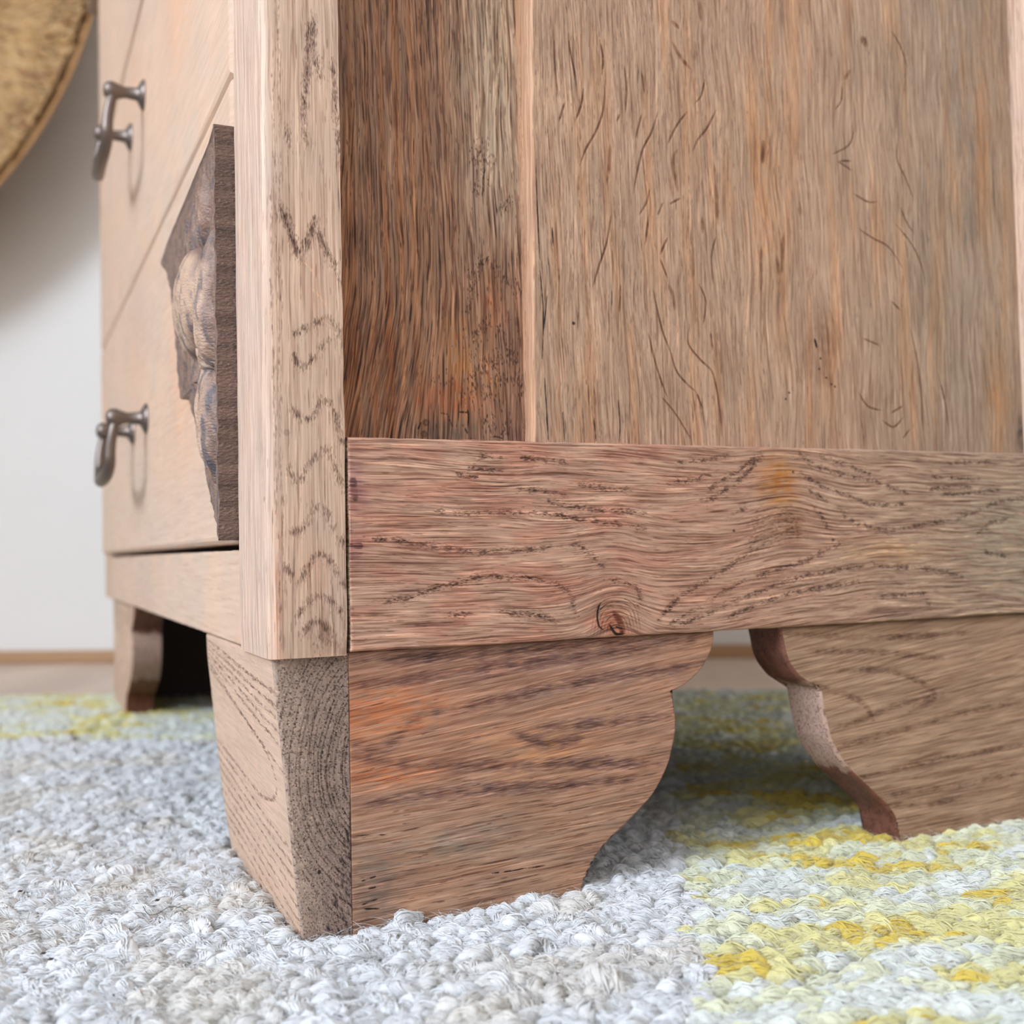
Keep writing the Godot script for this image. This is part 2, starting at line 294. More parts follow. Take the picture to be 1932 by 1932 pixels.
class PostWood extends Wood:
	func tone(x: float, y: float) -> Vector3:
		var c := Vector3(184, 160, 142).lerp(Vector3(182, 155, 135), clampf((x - 50.0) / 10.0, 0.0, 1.0))
		c += Vector3(12, 12, 11) * streak(x, y, 0.9, 0.012)
		c += Vector3(8, 4, 2) * broad.get_noise_2d(x, y * 0.4)
		return c

	func slope(x: float, y: float) -> float:
		return 0.04 * wave.get_noise_2d(x * 2.0, y)

	func decorate() -> void:
		fibres(3600, 6, 26, 0.15, 0.35, Vector3(0.83, 0.79, 0.76), 0.5, -25)
		fibres(3200, 6, 26, 0.15, 0.35, Vector3(1.1, 1.1, 1.1), 0.5, 20)
		fibres(1900, 12, 60, 0.3, 0.6, Vector3(0.83, 0.78, 0.76), 0.65, -45)
		fibres(1800, 12, 60, 0.3, 0.6, Vector3(1.1, 1.1, 1.1), 0.7, 40)
		fibres(1300, 2, 9, 0.14, 0.25, Vector3(0.55, 0.48, 0.45), 0.7, -90)
		fibres(700, 4, 14, 0.2, 0.35, Vector3(0.5, 0.42, 0.38), 0.7, -110, func(x, y): return (1.0 if x > 70.0 and y < 215.0 else 0.25) if x > 58.0 else 0.3)
		for b in POST_BANDS:
			band(b, 0.7, 6.0, 1.9, 0.17, Vector3(0.5, 0.43, 0.4), 0.75, -110)
			var below := []
			for i in b.size():
				below.append(b[i] + (1.4 if i % 2 == 1 else 0.0))
			band(below, 1.0, 3.0, 1.6, 0.15, Vector3(0.6, 0.53, 0.5), 0.6, -70)
		for s in [[56.5, 120, 57, 180, 57.5, 240, 58.5, 330], [58.5, 90, 58.8, 150, 58.2, 230], [55.0, 180, 55.5, 260, 57.0, 345]]:
			band(s, 0.4, 0.8, 3.0, 0.17, Vector3(0.58, 0.5, 0.48), 0.7, -110)
		band([70, 343, 78, 344], 2.2, 7.0, 2.0, 0.2, Vector3(0.5, 0.42, 0.4), 0.6, -80)
		line([66, 203, 69, 205, 71, 208], 0.7, Vector3(1.1, 1.09, 1.03), 0.5, 20, 0.8)
		line([70, 213, 73, 216, 75, 219], 0.7, Vector3(1.1, 1.09, 1.03), 0.5, 20, 0.8)
		dot(59.6, 266.9, 1.3, Vector3(0.8, 0.78, 0.76), 0.9, -20)
		dot(50.0, 291.0, 1.1, Vector3(0.82, 0.78, 0.75), 0.9, -40)


class RailWood extends Wood:
	func tone(x: float, y: float) -> Vector3:
		var c := Vector3(168, 134, 114)
		c = c.lerp(Vector3(157, 133, 113), smoothstep(150.0, 330.0, x + 40.0 * broad.get_noise_2d(x * 0.4, y)))
		var red := clampf(0.3 + 1.4 * broad.get_noise_2d(x * 0.5, y * 1.6), 0.0, 1.0)
		c += Vector3(2, -9, -9) * red * (1.0 - smoothstep(90.0, 260.0, x))
		c += Vector3(14, 13, 12) * streak(x, y + lift(x, y), 0.9, 0.03)
		return c

	func lift(x: float, y: float) -> float:
		var a := 9.0 * exp(-pow((x - 114.0) / 15.0, 2.0)) * exp(-absf(y - 74.0) / 22.0)
		return a + 5.0 * exp(-pow((x - 205.0) / 22.0, 2.0)) * exp(-pow((y - 26.0) / 22.0, 2.0))

	func slope(x: float, y: float) -> float:
		var g := lift(x, y) - lift(x + 1.0, y)
		return g + 0.02 + 0.12 * wave.get_noise_2d(x * 0.8, y * 1.5) - 0.12 * smoothstep(130.0, 190.0, x) * (1.0 - smoothstep(235.0, 290.0, x)) * smoothstep(25.0, 45.0, y)

	func decorate() -> void:
		fibres(8000, 5, 24, 0.16, 0.34, Vector3(0.79, 0.73, 0.7), 0.5, -40)
		fibres(8000, 5, 22, 0.16, 0.32, Vector3(1.12, 1.12, 1.11), 0.55, 40)
		fibres(2100, 8, 36, 0.35, 0.65, Vector3(0.74, 0.66, 0.64), 0.75, -70)
		fibres(2000, 8, 34, 0.3, 0.55, Vector3(1.16, 1.15, 1.14), 0.75, 60)
		fibres(3600, 1.5, 8, 0.14, 0.24, Vector3(0.48, 0.4, 0.37), 0.7, -110)
		for b in RAIL_BANDS:
			band(b, 0.6, 4.2, 1.7, 0.2, Vector3(0.42, 0.34, 0.31), 0.85, -150)
			band(b, 1.3, 3.0, 1.5, 0.16, Vector3(0.55, 0.47, 0.44), 0.6, -90)
		for b in RAIL_PATCH:
			band(b, 2.4, 9.0, 2.0, 0.2, Vector3(0.5, 0.42, 0.36), 0.75, -110)
		# the knot at the lower edge
		line([106, 66, 104.5, 70, 105, 75, 107, 77], 0.7, Vector3(0.25, 0.18, 0.16), 0.9, -150)
		line([112, 70, 115, 74, 116, 79], 3.0, Vector3(0.72, 0.55, 0.45), 0.7, -30, 0.5)
		line([110, 75, 113, 79, 117, 79], 1.2, Vector3(0.35, 0.24, 0.2), 0.85, -120)
		line([113, 76, 116, 77], 0.6, Vector3(0.3, 0.2, 0.18), 0.9, -120)
		for i in 7:
			var r := 3.0 + i * 1.5
			line([113 - r * 1.0, 79, 113 - r * 0.7, 79 - r * 0.95, 113, 79 - r * 1.25, 113 + r * 0.75, 79 - r * 0.95, 113 + r, 79], 0.4, Vector3(0.72, 0.64, 0.6), 0.6, -50, 0.6)
		for s in [[2, 15, 3, 24], [1, 40, 5, 41]]:
			line(s, 3.0, Vector3(0.62, 0.54, 0.56), 0.6, -20, 0.9)
		dot(206, 11, 0.6, Vector3(0.4, 0.3, 0.25), 0.9, -60)
		dot(173, 37, 0.6, Vector3(0.4, 0.3, 0.25), 0.9, -60)


class FootWood extends Wood:       # warm straight-grained board with dark brown ring streaks
	func tone(x: float, y: float) -> Vector3:
		var c := Vector3(155, 119, 98)
		c = c.lerp(Vector3(152, 120, 98), smoothstep(45.0, 85.0, y))
		c += Vector3(16, 14, 13) * streak(x, y + x * 0.06, 0.7, 0.02)
		c += Vector3(10, 4, 0) * broad.get_noise_2d(x * 0.5, y * 2.0)
		return c

	func slope(x: float, y: float) -> float:
		return -0.09 * smoothstep(80.0, 20.0, y) - 0.05 + 0.05 * wave.get_noise_2d(x, y * 2.0)

	func decorate() -> void:
		for b in FOOT_BANDS:
			line(b, 6.5, Vector3(0.84, 0.81, 0.81), 0.4, -8, 0.4)
			line(b, 2.4, Vector3(0.84, 0.8, 0.8), 0.4, -15, 0.4)
			band(b, 1.5, 3.2, 6.0, 0.14, Vector3(0.58, 0.5, 0.48), 0.55, -60)
		fibres(5200, 5, 24, 0.16, 0.4, Vector3(0.76, 0.68, 0.64), 0.5, -30)
		fibres(4600, 5, 22, 0.16, 0.4, Vector3(1.13, 1.13, 1.12), 0.55, 28)
		fibres(1300, 10, 45, 0.25, 0.5, Vector3(0.8, 0.73, 0.7), 0.6, -40)
		fibres(1200, 10, 40, 0.3, 0.55, Vector3(1.13, 1.12, 1.11), 0.7, 35)
		fibres(900, 2, 9, 0.16, 0.3, Vector3(0.42, 0.33, 0.3), 0.75, -100, func(x, y): return 0.25 + 0.75 * smoothstep(40.0, 75.0, y))
		fibres(110, 8, 26, 0.3, 0.5, Vector3(0.45, 0.35, 0.32), 0.75, -120, func(x, y): return smoothstep(50.0, 70.0, y))
		for b in FOOT_NICKS:
			line(b, 0.5, Vector3(0.28, 0.22, 0.2), 0.8, -140, 0.8)


class Foot2Wood extends FootWood:
	func tone(x: float, y: float) -> Vector3:
		var c := Vector3(152, 124, 102)
		c += Vector3(15, 14, 13) * streak(x, y, 0.6, 0.02)
		return c + Vector3(9, 7, 5) * broad.get_noise_2d(x * 0.5, y)

	func decorate() -> void:
		for b in FOOT2_BANDS:
			line(b, 3.4, Vector3(0.84, 0.8, 0.78), 0.45, -10, 0.5)
			band(b, 1.0, 2.2, 3.0, 0.2, Vector3(0.58, 0.5, 0.46), 0.6, -60)
		fibres(4200, 5, 24, 0.16, 0.45, Vector3(0.78, 0.72, 0.68), 0.5, -25)
		fibres(3800, 5, 22, 0.16, 0.45, Vector3(1.13, 1.12, 1.1), 0.5, 25)
		fibres(1300, 10, 45, 0.35, 0.7, Vector3(0.8, 0.74, 0.71), 0.7, -40)
		fibres(1200, 10, 40, 0.3, 0.6, Vector3(1.12, 1.11, 1.1), 0.7, 35)
		fibres(700, 2, 9, 0.18, 0.3, Vector3(0.45, 0.36, 0.33), 0.7, -80, func(x, y): return smoothstep(50.0, 90.0, y))


class EndGrain extends Wood:       # the sawn end of the corner board: ring arcs
	func tone(x: float, y: float) -> Vector3:
		var c := Vector3(152, 131, 116)
		c = c.lerp(Vector3(118, 99, 89), smoothstep(-4.0, 20.0, x + 9.0 * broad.get_noise_2d(x * 2.0, y)) * 0.7)
		c += Vector3(16, 15, 14) * fine.get_noise_2d(x * 2.2, y * 1.4) + Vector3(16, 12, 10) * broad.get_noise_2d(x * 3.0, y * 2.0)
		return c

	func decorate() -> void:
		var r := 15.0
		while r < 46.0:
			r += rng.randf_range(1.2, 3.4)
			var lst := []
			for q in 22:
				var t := -1.1 + q * 2.75 / 21.0
				var wob := 1.0 + 0.05 * sin(3.0 * t) + 0.05 * wave.get_noise_2d(r * 2.0 + 30.0 * t, 8.0)
				lst.append(43.0 - r * cos(t) * wob)
				lst.append(42.0 + r * sin(t) * 1.3)
			line(lst, rng.randf_range(0.4, 1.1), Vector3(0.82, 0.78, 0.76), 0.55, -40, 0.7)
			for q in lst.size() / 2 - 1:
				var many := int(9.0 * clampf(0.5 + 1.6 * broad.get_noise_2d(lst[2 * q] * 5.0, lst[2 * q + 1] * 3.0), 0.0, 1.5))
				for k2 in many:
					var f := rng.randf()
					dot(lerpf(lst[2 * q], lst[2 * q + 2], f) + rng.randfn(0, 0.16), lerpf(lst[2 * q + 1], lst[2 * q + 3], f), 0.15, Vector3(0.42, 0.36, 0.34), 0.6, -70)
		speckle(2600, 0.12, 0.3, Vector3(0.62, 0.56, 0.53), 0.6)
		speckle(1600, 0.12, 0.3, Vector3(1.2, 1.2, 1.2), 0.5)
		for i in 160:
			var y := rng.randf_range(60, 112)
			var x := 30.0 - rng.randf() * (y - 58.0) * 0.35
			line([x, y, x - 1.2, y - 1.6], 0.9, Vector3(0.66, 0.62, 0.63), 0.5, -20, 0.5)
		dot(12, 80, 0.8, Vector3(0.12, 0.1, 0.1), 0.95, -140)


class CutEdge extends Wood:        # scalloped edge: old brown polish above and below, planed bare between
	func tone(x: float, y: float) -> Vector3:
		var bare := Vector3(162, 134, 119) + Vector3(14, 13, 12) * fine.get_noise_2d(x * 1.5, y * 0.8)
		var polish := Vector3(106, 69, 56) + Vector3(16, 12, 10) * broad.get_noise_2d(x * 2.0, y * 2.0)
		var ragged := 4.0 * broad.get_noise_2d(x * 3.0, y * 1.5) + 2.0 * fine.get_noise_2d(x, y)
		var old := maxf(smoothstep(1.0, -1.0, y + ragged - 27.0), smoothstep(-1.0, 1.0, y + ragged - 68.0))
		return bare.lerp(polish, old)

	func decorate() -> void:
		speckle(1500, 0.12, 0.32, Vector3(0.6, 0.52, 0.48), 0.6)
		fibres(160, 1, 5, 0.3, 0.7, Vector3(0.45, 0.32, 0.3), 0.8, -80, func(x, y): return 1.0 if y > 34.0 and y < 52.0 else 0.15)
		fibres(500, 3, 9, 0.2, 0.4, Vector3(1.1, 1.09, 1.08), 0.5, 20)


class SideFoot extends Wood:       # the foot board below the drawers, pale, with a loop of rings
	func tone(x: float, y: float) -> Vector3:
		var c := Vector3(184, 156, 134)
		c += Vector3(9, 9, 8) * streak(x, y - x * 0.03, 0.7, 0.03) + Vector3(6, 3, 2) * broad.get_noise_2d(x, y)
		return c

	func slope(x: float, y: float) -> float:
		return 0.05 + 0.05 * wave.get_noise_2d(x, y)

	func decorate() -> void:
		fibres(1500, 4, 18, 0.16, 0.4, Vector3(0.84, 0.79, 0.76), 0.5, -20)
		fibres(1300, 4, 18, 0.16, 0.4, Vector3(1.08, 1.08, 1.08), 0.5, 20)
		for i in 7:
			var o := i * 4.2
			if rng.randf() < 0.85: band([2, 3 + o * 0.55, 40, 6 + o * 0.7, 80, 9 + o * 0.85, 120, 12 + o, 157, 14 + o * 1.15], 0.5, 1.7, 4.0, 0.22, Vector3(0.56, 0.47, 0.43), 0.75, -70)
		band([2, 52, 50, 56, 100, 60, 128, 58, 140, 50, 128, 40, 90, 32, 40, 22, 2, 14], 0.5, 1.8, 4.0, 0.22, Vector3(0.56, 0.47, 0.43), 0.75, -70)
		for i in 8:
			var o := i * 5.0
			band([2, 56 + o, 60, 62 + o, 110, 68 + o, 157, 72 + o], 0.5, 1.6, 4.0, 0.22, Vector3(0.58, 0.49, 0.45), 0.75, -70)


class DrawerWood extends Wood:
	func tone(x: float, y: float) -> Vector3:
		var c := Vector3(186, 160, 139)
		c += Vector3(7, 8, 8) * streak(x * 0.25, y * 1.0, 1.0, 0.12) + Vector3(8, 2, -2) * broad.get_noise_2d(x * 0.3, y * 0.2)
		return c

	func decorate() -> void:
		fibres(1500, 8, 40, 0.3, 0.9, Vector3(0.87, 0.83, 0.8), 0.5, -20)
		fibres(1200, 8, 40, 0.3, 0.9, Vector3(1.06, 1.06, 1.06), 0.5, 20)


# ---------------------------------------------------------------- naming and meshes
var taken := {}

func numbered(called: String) -> String:
	if not taken.has(called):
		taken[called] = 0
		return called
	taken[called] += 1
	return "%s_%03d" % [called, taken[called]]

func thing(called: String, label: String, category: String, at := Vector3.ZERO) -> Node3D:
	var o := Node3D.new()
	o.name = numbered(called)
	o.position = at
	o.set_meta("label", label)
	o.set_meta("category", category)
	add_child(o)
	return o

func hang(called: String, mesh: Mesh, mat: Material, parent: Node = null) -> MeshInstance3D:
	var o := MeshInstance3D.new()
	o.name = numbered(called) if parent == null else called
	o.mesh = mesh
	if mat:
		o.material_override = mat
	o.cast_shadow = GeometryInstance3D.SHADOW_CASTING_SETTING_ON
	(parent if parent else self).add_child(o, true)
	return o

func structure(called: String, mesh: Mesh, mat: Material) -> MeshInstance3D:
	var o := hang(called, mesh, mat)
	o.set_meta("kind", "structure")
	return o

func begin() -> SurfaceTool:
	var st := SurfaceTool.new()
	st.begin(Mesh.PRIMITIVE_TRIANGLES)
	return st

func tri(st: SurfaceTool, a: Vector3, b: Vector3, c: Vector3, ua: Vector2, ub: Vector2, uc: Vector2, towards: Vector3) -> void:
	var n := (b - a).cross(c - a)
	if n.length_squared() < 1e-20:
		return
	n = n.normalized()
	var turned := n.dot(towards) > 0.0
	if not turned:
		n = -n
	st.set_normal(n)
	st.set_uv(ua)
	st.add_vertex(a)
	if turned:
		st.set_uv(uc)
		st.add_vertex(c)
		st.set_uv(ub)
		st.add_vertex(b)
	else:
		st.set_uv(ub)
		st.add_vertex(b)
		st.set_uv(uc)
		st.add_vertex(c)

# Extrudes an outline (a, b) by a depth d with a worn, rounded front edge. where(a, b, d) places a point in the
# world, uv(a, b) reads the board's texture; the sides unfold outwards so that the grain runs on over the edge.
func prism(st: SurfaceTool, poly: PackedVector2Array, depth: float, bevel: float, where: Callable, uv: Callable, end_st: SurfaceTool = null, end_test: Variant = null, along_sides := false) -> void:
	var area := 0.0
	var n := poly.size()
	for i in n:
		area += poly[i].cross(poly[(i + 1) % n])
	if area < 0.0:
		poly.reverse()
	var out := PackedVector2Array()
	var run := PackedFloat32Array([0.0])
	for i in n:
		var e0 := (poly[i] - poly[(i + n - 1) % n]).normalized()
		var e1 := (poly[(i + 1) % n] - poly[i]).normalized()
		var m := (Vector2(e0.y, -e0.x) + Vector2(e1.y, -e1.x))
		m = m.normalized() if m.length() > 1e-6 else Vector2(e0.y, -e0.x)
		var cs := maxf(0.4, m.dot(Vector2(e0.y, -e0.x)))
		out.append(m / cs)
		run.append(run[i] + poly[i].distance_to(poly[(i + 1) % n]))
	var levels := [Vector2(bevel, 0.0), Vector2(bevel * 0.55, bevel * 0.12), Vector2(bevel * 0.15, bevel * 0.5), Vector2(0.0, bevel), Vector2(0.0, depth)]
	var rings := []
	for l in levels:
		var r := PackedVector2Array()
		for i in n:
			r.append(poly[i] - out[i] * l.x)
		rings.append(r)
	var faces := Geometry2D.triangulate_polygon(rings[0])
	for side in 2:
		var d := 0.0 if side == 0 else depth
		var r: PackedVector2Array = rings[0] if side == 0 else rings[4]
		var t := faces if side == 0 else Geometry2D.triangulate_polygon(r)
		for i in range(0, t.size(), 3):
			var p := [r[t[i]], r[t[i + 1]], r[t[i + 2]]]
			var w: Vector3 = where.call(p[0].x, p[0].y, d)
			var into: Vector3 = where.call(p[0].x, p[0].y, d + 0.001) - w
			tri(st, w, where.call(p[1].x, p[1].y, d), where.call(p[2].x, p[2].y, d), uv.call(p[0].x, p[0].y), uv.call(p[1].x, p[1].y), uv.call(p[2].x, p[2].y), -into if side == 0 else into)
	for q in 4:
		for i in n:
			var j := (i + 1) % n
			var e := poly[j] - poly[i]
			var nn := Vector2(e.y, -e.x).normalized()
			var a0: Vector2 = rings[q][i]
			var a1: Vector2 = rings[q][j]
			var b0: Vector2 = rings[q + 1][i]
			var b1: Vector2 = rings[q + 1][j]
			var d0: float = levels[q].y
			var d1: float = levels[q + 1].y
			var w0: Vector3 = where.call(a0.x, a0.y, d0)
			var w1: Vector3 = where.call(a1.x, a1.y, d0)
			var w2: Vector3 = where.call(b1.x, b1.y, d1)
			var w3: Vector3 = where.call(b0.x, b0.y, d1)
			var mid := (a0 + a1) * 0.5
			var o: Vector3 = where.call(mid.x + nn.x * 0.001, mid.y + nn.y * 0.001, d0) - where.call(mid.x, mid.y, d0)
			if q < 3:
				o += (where.call(mid.x, mid.y, d0) - where.call(mid.x, mid.y, d0 + 0.001))
			var u0: Vector2
			var u1: Vector2
			var u2: Vector2
			var u3: Vector2
			if along_sides:
				u0 = uv.call(run[i], d0)
				u1 = uv.call(run[i + 1], d0)
				u2 = uv.call(run[i + 1], d1)
				u3 = uv.call(run[i], d1)
			else:
				u0 = uv.call(a0.x + nn.x * d0, a0.y + nn.y * d0)
				u1 = uv.call(a1.x + nn.x * d0, a1.y + nn.y * d0)
				u2 = uv.call(b1.x + nn.x * d1, b1.y + nn.y * d1)
				u3 = uv.call(b0.x + nn.x * d1, b0.y + nn.y * d1)
			var use := st
			if end_st and end_test.call(nn):
				use = end_st
				u0 = Vector2(d0, a0.y)
				u1 = Vector2(d0, a1.y)
				u2 = Vector2(d1, b1.y)
				u3 = Vector2(d1, b0.y)
			tri(use, w0, w1, w2, u0, u1, u2, o)
			tri(use, w0, w2, w3, u0, u2, u3, o)

# An outline with many points and slightly uneven edges, as hand tools leave it.
func worn(corners: Array, step: float, rough: float, number: int) -> PackedVector2Array:
	var nz := FastNoiseLite.new()
	nz.seed = number
	nz.frequency = 60.0
	nz.fractal_octaves = 3
	var r := PackedVector2Array()
	var n := corners.size()
	for i in n:
		var a: Vector2 = corners[i]
		var b: Vector2 = corners[(i + 1) % n]
		var m := maxi(1, int(a.distance_to(b) / step))
		var nn := Vector2(b.y - a.y, a.x - b.x).normalized()
		for q in m:
			var p := a.lerp(b, float(q) / m)
			r.append(p + nn * rough * nz.get_noise_2d(p.x, p.y))
	return r

func curve(list: Array, step := 0.0012) -> Array:
	var c := Curve2D.new()
	c.bake_interval = step
	var n := list.size()
	for i in n:
		var t: Vector2 = (list[mini(n - 1, i + 1)] - list[maxi(0, i - 1)]) / 6.0
		c.add_point(list[i], -t, t)
	var r := []
	for p in c.get_baked_points():
		r.append(p)
	return r

func rect(a0: float, b0: float, a1: float, b1: float) -> Array:
	return [Vector2(a0, b0), Vector2(a1, b0), Vector2(a1, b1), Vector2(a0, b1)]

func box_at(st: SurfaceTool, lo: Vector3, hi: Vector3, bevel := 0.002) -> void:
	prism(st, PackedVector2Array(rect(lo.x, lo.y, hi.x, hi.y)), hi.z - lo.z, bevel, func(a, b, d): return Vector3(a, b, hi.z - d), func(a, b): return Vector2(a, b))

func tube(st: SurfaceTool, pts: PackedVector3Array, radii: PackedFloat32Array, sides := 10, squash := 1.0) -> void:
	var n := pts.size()
	var frames := []
	var up := Vector3(0.13, 0.97, 0.21).normalized()
	for i in n:
		var t := (pts[mini(n - 1, i + 1)] - pts[maxi(0, i - 1)]).normalized()
		var x := (up - t * up.dot(t))
		x = x.normalized() if x.length() > 1e-4 else Vector3(1, 0, 0)
		up = x
		frames.append([x, t.cross(x)])
	var ring := func(i: int, q: int) -> Vector3:
		var a := TAU * q / sides
		return pts[i] + (frames[i][0] * cos(a) * squash + frames[i][1] * sin(a)) * radii[i]
	st.set_smooth_group(1)
	for i in n - 1:
		for q in sides:
			var a: Vector3 = ring.call(i, q)
			var b: Vector3 = ring.call(i, (q + 1) % sides)
			var c: Vector3 = ring.call(i + 1, (q + 1) % sides)
			var d: Vector3 = ring.call(i + 1, q)
			for v in [a, c, b, a, d, c]:
				st.add_vertex(v)
	for e in [0, n - 1]:
		for q in sides:
			var a: Vector3 = ring.call(e, q)
			var b: Vector3 = ring.call(e, (q + 1) % sides)
			for v in ([pts[e], a, b] if e == 0 else [pts[e], b, a]):
				st.add_vertex(v)

func done(st: SurfaceTool) -> ArrayMesh:
	st.generate_normals()
	return st.commit()

func lathe(st: SurfaceTool, prof: Array, at: Vector3, axis: Vector3, sides := 18) -> void:
	var x := axis.cross(Vector3(0.3, 0.1, 0.9)).normalized()
	var y := axis.cross(x)
	var ring := func(i: int, q: int) -> Vector3:
		var a := TAU * q / sides
		return at + axis * prof[i].y + (x * cos(a) + y * sin(a)) * prof[i].x
	st.set_smooth_group(1)
	for i in prof.size() - 1:
		for q in sides:
			var a: Vector3 = ring.call(i, q)
			var b: Vector3 = ring.call(i, (q + 1) % sides)
			var c: Vector3 = ring.call(i + 1, (q + 1) % sides)
			var d: Vector3 = ring.call(i + 1, q)
			for v in [a, b, c, a, c, d]:
				st.add_vertex(v)

func rgb(r: float, g: float, b: float) -> Color:
	return Color(r / 255.0, g / 255.0, b / 255.0)

func plain(c: Color, rough: float, metal := 0.0) -> StandardMaterial3D:
	var m := StandardMaterial3D.new()
	m.albedo_color = c
	m.roughness = rough
	m.metallic = metal
	m.cull_mode = BaseMaterial3D.CULL_DISABLED
	return m

func oak(w: Wood, relief := 0.022, rough := 0.62) -> StandardMaterial3D:
	var t := w.textures()
	var m := plain(Color.WHITE, rough)
	m.albedo_texture = t[0]
	m.heightmap_enabled = true
	m.heightmap_texture = t[1]
	m.heightmap_scale = relief
	m.metallic_specular = 0.4
	return m

# ---------------------------------------------------------------- places
const TR := Vector3(0.848, 0.0, 0.53)       # along the back wall, and out of it
const NR := Vector3(-0.53, 0.0, 0.848)
const SR := Vector3(0.8616, 0.0, 0.5075)    # along the rows of the rug, and across them
const DR := Vector3(-0.5075, 0.0, 0.8616)

func room(t: float, y: float, n: float) -> Vector3:
	return TR * t + NR * n + Vector3(0, y, 0)

func room_box(lo: Vector3, hi: Vector3, bevel := 0.002) -> ArrayMesh:
	var st := begin()
	prism(st, PackedVector2Array(rect(lo.x, lo.y, hi.x, hi.y)), hi.z - lo.z, bevel, func(a, b, d): return room(a, b, hi.z - d), func(a, b): return Vector2(a, b))
	return st.commit()

func foot_lean(y: float) -> float:
	return 0.002 + 0.0095 * (1.0 - y / 0.103)

func drawer_face(z: float) -> float:
	return -0.001 - 0.0055 * clampf((-z - 0.055) / 0.66, 0.0, 1.0)

func _ready() -> void:
	# ------------------------------------------------------------ camera, sky, light, exposure
	var cam := Camera3D.new()
	cam.name = "camera"
	var at := CameraAttributesPhysical.new()
	at.frustum_focal_length = 25.88
	at.frustum_focus_distance = 0.425
	at.exposure_aperture = 6.0
	at.frustum_near = 0.02
	at.frustum_far = 30.0
	cam.attributes = at
	cam.fov = 49.752
	cam.near = 0.02
	cam.far = 30.0
	cam.transform = Transform3D(Basis(Vector3(0.91147, -0.02089, 0.41083), Vector3(0.00417, 0.99913, 0.04155), Vector3(-0.41134, -0.03616, 0.91076)).orthonormalized(), Vector3(-0.08329, 0.13971, 0.39977))
	add_child(cam)
	cam.make_current()

	var sky_look := ProceduralSkyMaterial.new()
	sky_look.sky_top_color = rgb(196, 212, 232)
	sky_look.sky_horizon_color = rgb(228, 232, 236)
	sky_look.ground_bottom_color = rgb(150, 150, 148)
	sky_look.ground_horizon_color = rgb(200, 202, 202)
	sky_look.sun_angle_max = 0.0
	var env := Environment.new()
	env.background_mode = Environment.BG_SKY
	env.sky = Sky.new()
	env.sky.sky_material = sky_look
	env.tonemap_mode = Environment.TONE_MAPPER_LINEAR
	env.tonemap_exposure = 1.03
	env.sdfgi_enabled = true
	env.ssao_enabled = true
	env.ssil_enabled = true
	var we := WorldEnvironment.new()
	we.name = "world"
	we.environment = env
	add_child(we)

	# daylight through the window in the left wall, ahead of the chest's drawer fronts
	var day := AreaLight3D.new()
	day.name = "window_daylight"
	day.area_size = Vector2(1.7, 1.25)
	day.light_color = rgb(219, 234, 255)
	day.light_energy = 11.5
	day.area_normalize_energy = false
	day.area_range = 12.0
	day.area_attenuation = 2.0
	day.shadow_enabled = true
	day.transform = Transform3D(Basis(NR, Vector3.UP, -TR), room(-2.08, 1.825, 2.45))
	add_child(day)

	paint_all()
	build_room()
	build_rug()
	build_chest()
	build_basket()
	build_litter()

# ---------------------------------------------------------------- the boards' surfaces, painted in parallel
var wide := PanelWide.new(290, 268, 4.4, true, 11)
var narrow := PanelNarrow.new(96, 268, 4.6, true, 12)
var post := PostWood.new(140, 352, 4.6, true, 13)
var rail := RailWood.new(366, 82, 4.6, false, 14)
var foot := FootWood.new(166, 118, 5.0, false, 15)
var foot_b := Foot2Wood.new(206, 118, 4.0, false, 16)
var end_grain := EndGrain.new(30, 118, 6.0, true, 17)
var cut_edge := CutEdge.new(30, 118, 5.0, true, 20)
var oak_cut: StandardMaterial3D
var side_foot := SideFoot.new(160, 118, 4.0, false, 18)
var drawer := DrawerWood.new(670, 200, 1.6, false, 19)
var oak_wide: StandardMaterial3D
var oak_narrow: StandardMaterial3D
var oak_post: StandardMaterial3D
var oak_rail: StandardMaterial3D
var oak_foot: StandardMaterial3D
var oak_foot_b: StandardMaterial3D
var oak_end: StandardMaterial3D
var oak_side: StandardMaterial3D
var oak_drawer: StandardMaterial3D
var old_oak: StandardMaterial3D

